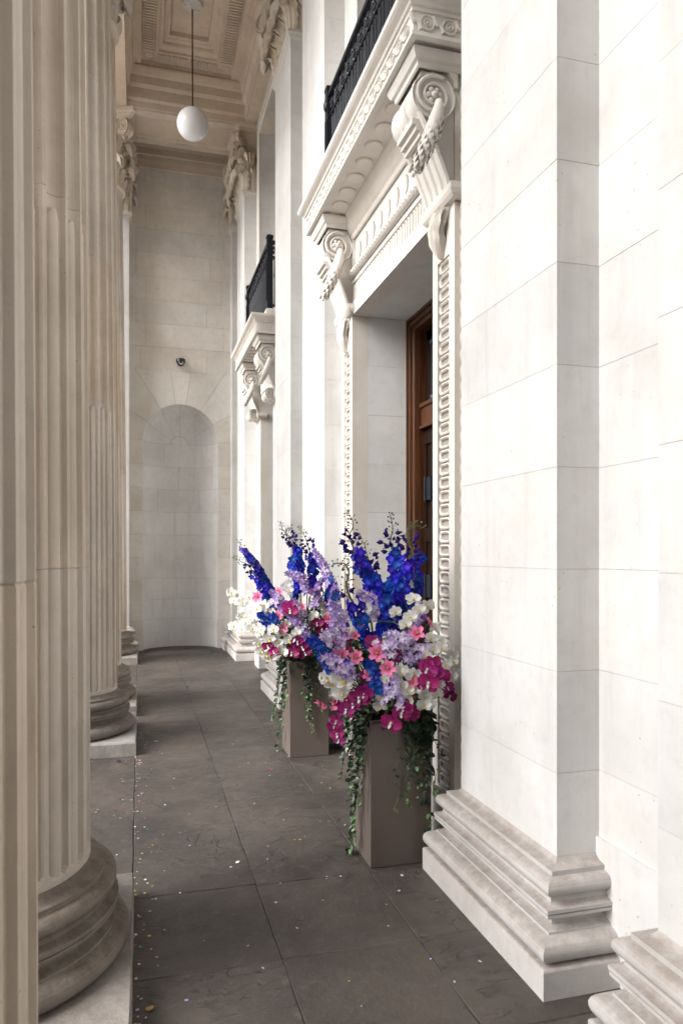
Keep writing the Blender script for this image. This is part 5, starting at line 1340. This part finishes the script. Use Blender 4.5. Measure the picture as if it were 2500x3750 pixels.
PL_LAB = ['tall square taupe planter in front, its corner facing the camera beside the broad pilaster base', 'tall square taupe planter further back, partly behind the front flowers']
for g, (x0, x1, y0, y1) in enumerate(PLAN):
    t = thing('planter', PL_LAB[g], 'planter', ((x0 + x1) / 2, (y0 + y1) / 2, 0), 'matching taupe planters'); zt = .752; c = .004
    b = MB(); ring = lambda d, z: [(x0 + d, y0 + d, z), (x1 - d, y0 + d, z), (x1 - d, y1 - d, z), (x0 + d, y1 - d, z)]
    b.grid([ring(.004, 0), ring(0, .004), ring(0, zt - c), ring(c, zt), ring(.022, zt), ring(.024, zt - .005), ring(.024, zt - .05)], False, True); b.add(ring(.004, 0), [(0, 1, 2, 3)])
    b.build('box', M['planter'], t)
    s = MB(); s.box(x0 + .02, x1 - .02, y0 + .02, y1 - .02, zt - .09, zt - .03); s.build('planting_foam', M['soil'], t)

# dark filler foliage: many small leaves
for g in (0, 1):
    b = MB(); r = random.Random(40 + g); x0, x1, y0, y1 = PLAN[g]; cx, cy = (x0 + x1) / 2, (y0 + y1) / 2
    for i in range(1500):
        u = r.random() ** .6; a = r.uniform(0, 2 * PI); z = r.uniform(.70, 1.16); lim = .17 if z < .78 else .17 + .14 * math.sin(PI * (z - .70) / .5)
        p = Vector((cx - .05 + math.cos(a) * lim * u, cy - .02 + math.sin(a) * lim * .95 * u, z))
        d = Vector((math.cos(a) * .7 + r.uniform(-.5, .5), math.sin(a) * .7 + r.uniform(-.5, .5), r.uniform(-.2, .9))).normalized(); sd_ = d.cross(Vector((r.uniform(-1, 1), r.uniform(-1, 1), r.uniform(-1, 1)))).normalized()
        l, w_ = r.uniform(.02, .05), r.uniform(.006, .016)
        b.add([p, p + d * l * .5 + sd_ * w_, p + d * l, p + d * l * .5 - sd_ * w_], [(0, 1, 2, 3)])
    for i in range(60):   # stalks
        a = r.uniform(0, 2 * PI); R = r.uniform(0, .10); p = Vector((cx + math.cos(a) * R, cy + math.sin(a) * R, .70)); q = p + Vector((math.cos(a) * .16 - .04, math.sin(a) * .14, r.uniform(.25, .6)))
        b.tube([p, p.lerp(q, .5) + Vector((0, 0, .04)), q], .003, 4)
    tag(b.build('filler_foliage', F['foliage'], fixn=False), ['dark leaf filling among the flower stalks of the front planter', 'dark leaf filling among the flower stalks of the rear planter'][g], 'foliage', kind='stuff')

# ------------------------------------------------------------------ flower spikes
CAMP = Vector((0, 0, 1.6))
def spike(kind, g, label, pts, seed):
    r = random.Random(seed); P = catmull(pts, 8)          # tip first
    tail = P[-1]; hold = HOLD[g] + Vector((r.uniform(-.08, .02), r.uniform(-.08, .08), 0))
    full = P + [tail.lerp(hold, .35) + Vector((0, 0, .03)), tail.lerp(hold, .7) + Vector((0, 0, .02)), hold]
    nm = {'lilac': 'larkspur', 'lilacw': 'larkspur'}.get(kind, 'delphinium')
    t = thing(nm, label, 'flower', hold, GRP[g])
    N = len(full); sb = MB(); sb.tube(full, [.0018 + .0035 * min(1, i / N * 1.6) for i in range(N)], 6)
    cum = [0]
    for a, b_ in zip(P, P[1:]): cum.append(cum[-1] + (b_ - a).length)
    T = cum[-1]
    def at(d):
        for i in range(len(P) - 1):
            if cum[i + 1] >= d: return P[i].lerp(P[i + 1], (d - cum[i]) / max(1e-6, cum[i + 1] - cum[i])), (P[i + 1] - P[i]).normalized()
        return P[-1], (P[-1] - P[-2]).normalized()
    d = 0.0; a = r.uniform(0, 6.28)
    items = []
    while d < T:
        s = d / T; p, tg = at(d); a += 2.4 + r.uniform(-.3, .3)
        u = tg.cross(Vector((.3, .2, 1))).normalized(); v = tg.cross(u); o = u * math.cos(a) + v * math.sin(a)
        if o.dot(TOCAM(p)) < -.3 and r.random() < .35: o = -o
        if kind in ('delph', 'buds'):
            e1, e2 = (.22, .42) if kind == 'delph' else (.5, .97)
            if s < e1: items.append((p, o, 'g' if (s < e1 * .45) else ('d' if r.random() < .7 else 'g'), .008 + .022 * s / e1)); d += .0068
            elif s < e2: items.append((p, o, 'p', r.uniform(.018, .04))); d += .0085 if kind == 'delph' else .03
            else: items.append((p, o, 'f', r.uniform(.010, .040))); d += .0078
        elif kind == 'delphf': items.append((p, o, 'f', .010 + .022 * math.sin(PI * min(1, .25 + s)))); d += .0085
        elif kind == 'delphb': items.append((p, o, 'b', .006 + .020 * min(1, s * 3 + .2))); d += .0062
        elif kind == 'violet':
            if s < .14: items.append((p, o, 'g', .012)); d += .011
            else: items.append((p, o, 'v' if r.random() < max(0, 1.25 - 1.7 * s) else ('b' if r.random() < .5 else 'f'), .012 + .014 * s)); d += .0066
        elif kind == 'lilac': items.append((p, o, 'l' if r.random() < .8 else ('w' if r.random() < .7 else 'b'), .006 + .030 * min(1, s * 2.2) * r.uniform(.6, 1.15))); d += .0052
        else: items.append((p, o, 'w' if r.random() < .75 else 'l', .008 + .034 * min(1, s * 2.5) * r.uniform(.6, 1.1))); d += .0050
    for p, o, k, off in items:
        q = p + o * off + Vector((0, 0, .006 if k in 'gdp' else 0)); dr = (o + TOCAM(p) * (.45 if k in 'fbvlw' else .0) + Vector((0, 0, .25 if k in 'gdp' else .05)) + Vector((r.uniform(-.3, .3), r.uniform(-.3, .3), r.uniform(-.3, .3)))).normalized()
        if k in 'gdp': sb.tube([p, (p + q) / 2 + Vector((0, 0, -.003)), q], .0009, 3, cap=False)
        ms = {'g': BG, 'd': BD, 'p': BP, 'f': ME['cobalt'], 'b': ME['midblue'], 'v': ME['violet'], 'l': ME['lilac'], 'w': ME['lilacw']}[k]
        nm2 = 'bud' if k in 'gdp' else 'floret'
        link(nm2, r.choice(ms), t, M=frame(q, dr, r.uniform(0, 6.28), r.uniform(.72, 1.28) * (.95 if g == 0 else 1.0)))
    sb.build('stem', F['stem'], t, fixn=False)
for i, (k, g, lab, pts) in enumerate(SPIKES): spike(k, g, lab, pts, 100 + i)

def spray(kind, g, label, pts, R, seed):
    r = random.Random(seed); hold = HOLD[g] + Vector((r.uniform(-.08, .04), r.uniform(-.08, .04), 0))
    t = thing('orchid_spray', label, 'orchid', hold, GRP[g])
    ps = [Vector(p) for p in pts]; cen = sum(ps, Vector()) / len(ps)
    cy = Vector((HOLD[g].x, HOLD[g].y, .95))
    order = sorted(ps, key=lambda p: (p - hold).length); back = [p.lerp(cy, .12) + Vector((0, .02, -.012)) for p in order]
    sb = MB(); sb.tube(catmull([hold, hold.lerp(back[0], .6) + Vector((0, 0, .03))] + back, 5), .0028, 5)
    for p, q in zip(order, back): sb.tube([q, (p + q) / 2 + Vector((0, 0, .008)), p], .0016, 4)
    for p in order:
        dr = (TOCAM(p) * 1.0 + (p - cy).normalized() * .55 + Vector((r.uniform(-.35, .35), r.uniform(-.3, .3), r.uniform(-.4, .25)))).normalized()
        link('blossom', r.choice(ORW if kind == 'white' else ORM), t, M=frame(p, dr, r.uniform(-.5, .5), R * r.uniform(.9, 1.12)))
    if kind == 'white':
        tip = order[-1] + (order[-1] - cy).normalized() * .035
        for k in range(2): b = MB(); b.ell(tip + Vector((r.uniform(-.01, .01), 0, r.uniform(-.01, .01))), (.006, .006, .009), 7, 5); b.build('closed_bud', F['white'], t, fixn=False)
    sb.build('stem', F['stem'], t, fixn=False)
for i, (k, g, lab, pts, R) in enumerate(ORCHIDS): spray(k, g, lab, pts, R, 300 + i)
for i, (g, lab, p, R) in enumerate(COSMOS):
    r = random.Random(500 + i); p = Vector(p); cy = Vector((HOLD[g].x, HOLD[g].y, .9)); t = thing('cosmos', lab, 'flower', p, GRP[g])
    dr = TOCAM(p) + (p - cy).normalized() * .4 + Vector((r.uniform(-.3, .3), r.uniform(-.2, .2), r.uniform(-.1, .3)))
    if 'drooping' in lab: dr = Vector((-.6, -.3, -.7))
    if 'half closed' in lab: dr = Vector((-1, -.3, .1))
    if 'side on' in lab: dr = Vector((.7, -.5, .5))
    Fm = frame(p, dr, r.uniform(0, 6), R)
    n = r.choice((5, 6, 6))
    for k in range(n): link('petal', COSP, t, M=Fm @ Matrix.Rotation(2 * PI * k / n + r.uniform(-.1, .1), 4, 'X') @ Matrix.Rotation(r.uniform(-.25, .1) - (.7 if 'half closed' in lab or 'drooping' in lab else 0), 4, 'Y'))
    link('centre', COSC, t, M=Fm)
    sb = MB(); bk_ = p - dr.normalized() * .03 + Vector((0, 0, -.02)); sb.tube(catmull([p, bk_, bk_.lerp(HOLD[g], .5) + Vector((0, 0, .02)), HOLD[g]], 4), .0016, 4); sb.build('stem', F['stem'], t, fixn=False)

# ------------------------------------------------------------------ trailing vines
def vleaf(m):
    b = MB(); rows = []
    for j in range(6):
        s = j / 5; hw = .0125 * math.sin(PI * (.06 + .88 * s)) ** .6
        rows.append([(.030 * s + .001, t * hw, .004 * t * t - .006 * s * s) for t in (-1, -.5, 0, .5, 1)])
    b.grid(rows, True); return b.mesh('leaf', m)
VL, VP = vleaf(F['vine']), vleaf(F['vinelight'])
VLAB = {(0, 'L'): 'leafy vine trailing over the left face of the front planter', (0, 'R'): 'leafy vine trailing over the front face of the front planter',
        (1, 'L'): 'leafy vine trailing over the left face of the rear planter', (1, 'R'): 'leafy vine trailing over the front face of the rear planter'}
SPECIAL = {0: 'longest vine hanging from the left corner of the front planter almost to its foot', 8: 'thin bare vine hanging down the middle of the front planter face', 13: 'long vine at the right of the front planter face, ending in two big leaves',
           19: 'longest vine of the rear planter, dangling free left of its corner'}
for i, (g, face, a, b_) in enumerate(VINES):
    r = random.Random(700 + i); a, b_ = Vector(a), Vector(b_); H = HOLD[g]; x0, x1, y0, y1 = PLAN[g]
    lab = SPECIAL.get(i, VLAB[(g, face)]); grp = None if i in SPECIAL else 'vines: ' + VLAB[(g, face)]
    t = thing('trailing_vine', lab, 'vine', a, grp or 'trailing vines')
    if face == 'L': a.x = x0 + .01; a.y = max(y0 + .02, min(y1 - .02, a.y)); outw = Vector((-1, 0, 0)); lat = Vector((0, 1, 0))
    else: a.y = y0 + .01; a.x = max(x0 + .02, min(x1 - .02, a.x)); outw = Vector((0, -1, 0)); lat = Vector((1, 0, 0))
    a.z = .77
    pts = [a.lerp(H, .5) + Vector((0, 0, .05)), a.lerp(H, .15) + Vector((0, 0, .03)), a + outw * .035]
    n = 5
    for k in range(1, n + 1):
        s = k / n; q = (a + outw * .035).lerp(b_, s); q += lat * r.uniform(-.022, .022) + outw * r.uniform(-.004, .012)
        if face == 'L': q.x = min(q.x, x0 - .012)
        else: q.y = min(q.y, y0 - .012)
        pts.append(q)
    P = catmull(pts, 8); sb = MB(); sb.tube(P, .0016, 5)
    if i % 3 == 0:
        sb.tube([p + lat * .008 * math.sin(j * .7) + outw * .006 * math.cos(j * .7) for j, p in enumerate(P)], .0011, 4)
    sb.build('stem', F['vinestem'], t, fixn=False)
    L = sum((q - p).length for p, q in zip(P, P[1:])); d = 0; acc = 0; nxt = .02
    sparse = i == 8
    for p, q in zip(P, P[1:]):
        seg = (q - p).length; acc += seg
        while acc > nxt:
            s = nxt / L; nxt += r.uniform(.008, .018) if not sparse else r.uniform(.03, .06)
            if s > .5 and r.random() < .35: nxt += .012
            o = lat * r.uniform(-1, 1) + outw * r.uniform(.15, 1) + Vector((0, 0, r.uniform(-1.0, .25)))
            sc = r.uniform(.45, 1.65) * (1 - .35 * s)
            if g == 1: sc *= .9
            me = VP if (s > .85 or r.random() < .10) else VL
            link('leaf', me, t, M=frame(q, o, r.uniform(-.8, .8) + (PI if r.random() < .1 else 0), sc))
    if i in (0, 13, 19):
        for k in range(3): link('leaf', VL, t, M=frame(P[-1 - k * 5], lat * (1 if k % 2 else -1) + outw * .4 + Vector((0, 0, -.4)), .2, 1.7))

# ------------------------------------------------------------------ confetti and petals on the floor
CC_ = {'white': (.62, .62, .62), 'yellow': (.55, .40, .10), 'pink': (.55, .04, .22), 'teal': (.08, .42, .48), 'lilac': (.42, .34, .62), 'orange': (.65, .15, .03), 'purple': (.06, .03, .25)}
r = random.Random(77)
wts = [('white', 230), ('yellow', 110), ('pink', 45), ('teal', 40), ('lilac', 70), ('orange', 16), ('purple', 20)]
for nm, n in wts:
    b = MB()
    for i in range(n):
        m_ = r.random()
        if m_ < .40: x, y = -.03 + abs(r.gauss(0, .05)), r.uniform(1.8, 12)
        elif m_ < .62: x, y = r.uniform(-.7, 0), r.choice((r.uniform(3.6, 5.9), r.uniform(8.65, 10.9)))
        else: x, y = r.uniform(0, 1.38), 1.9 + 10 * r.random() ** 1.2
        s = r.uniform(.0042, .0085); k = 6; ph = r.uniform(0, 6); tl = r.uniform(-.15, .15)
        squash = r.uniform(.5, 1); c_, s_ = math.cos(ph), math.sin(ph)
        vs = []
        for q in range(k):
            a = 2 * PI * q / k; u, v = math.cos(a) * s, math.sin(a) * s * squash
            if nm == 'yellow': u *= r.uniform(.5, 1.4)
            vs.append((x + u * c_ - v * s_, y + u * s_ + v * c_, .0035 + u * tl + (r.uniform(0, .002) if nm == 'yellow' else 0)))
        b.add(vs, [tuple(range(k))])
    tag(b.build('confetti', plain('confetti_' + nm, CC_[nm], rough=.6, noise=.1), fixn=False), '%s paper confetti scattered over the paving' % nm, 'confetti', kind='stuff')
FP = MB(); petal(FP, 0, .022, .020, .2, n=4, m=3); fpm = {k: FP.mesh('fallen_petal', plain('fallen_' + k, c, rough=.6)) for k, c in {'purple': (.05, .008, .05), 'gold': (.45, .30, .08), 'white': (.6, .58, .58), 'pink': (.6, .06, .2)}.items()}
for k, x, y, sc, lab in (('purple', -.16, 5.85, 2.0, 'dark purple fallen petal on the paving before the middle column plinth'), ('white', .12, 6.35, 1.4, 'curled white fallen petal beside the middle column plinth'),
                       ('gold', .05, 2.62, 1.2, 'crumpled gold petal beside the near column plinth'), ('gold', .03, 2.35, 1.5, 'folded gold petal nearest the camera against the plinth'), ('white', .50, 3.75, 1.0, 'small white petal on the paving level with the front planter'),
                       ('white', 1.25, 3.38, .8, 'white petal on the paving between the front planter and the pilaster base'), ('pink', .93, 5.3, 1.0, 'pink fallen petal at the foot of the rear planter'),
                       ('white', .80, 2.30, .8, 'white petal alone on the near paving'), ('purple', .55, 8.9, 1.6, 'dark fallen petal far along the paving')):
    o = link('fallen_petal', fpm[k], None, M=Matrix.Translation((x, y, .012)) @ Matrix.Rotation(r.uniform(0, 6), 4, 'Z') @ Matrix.Rotation(PI / 2 - .1, 4, 'Y') @ Matrix.Scale(sc, 4)); tag(o, lab, 'petal', 'fallen petals')
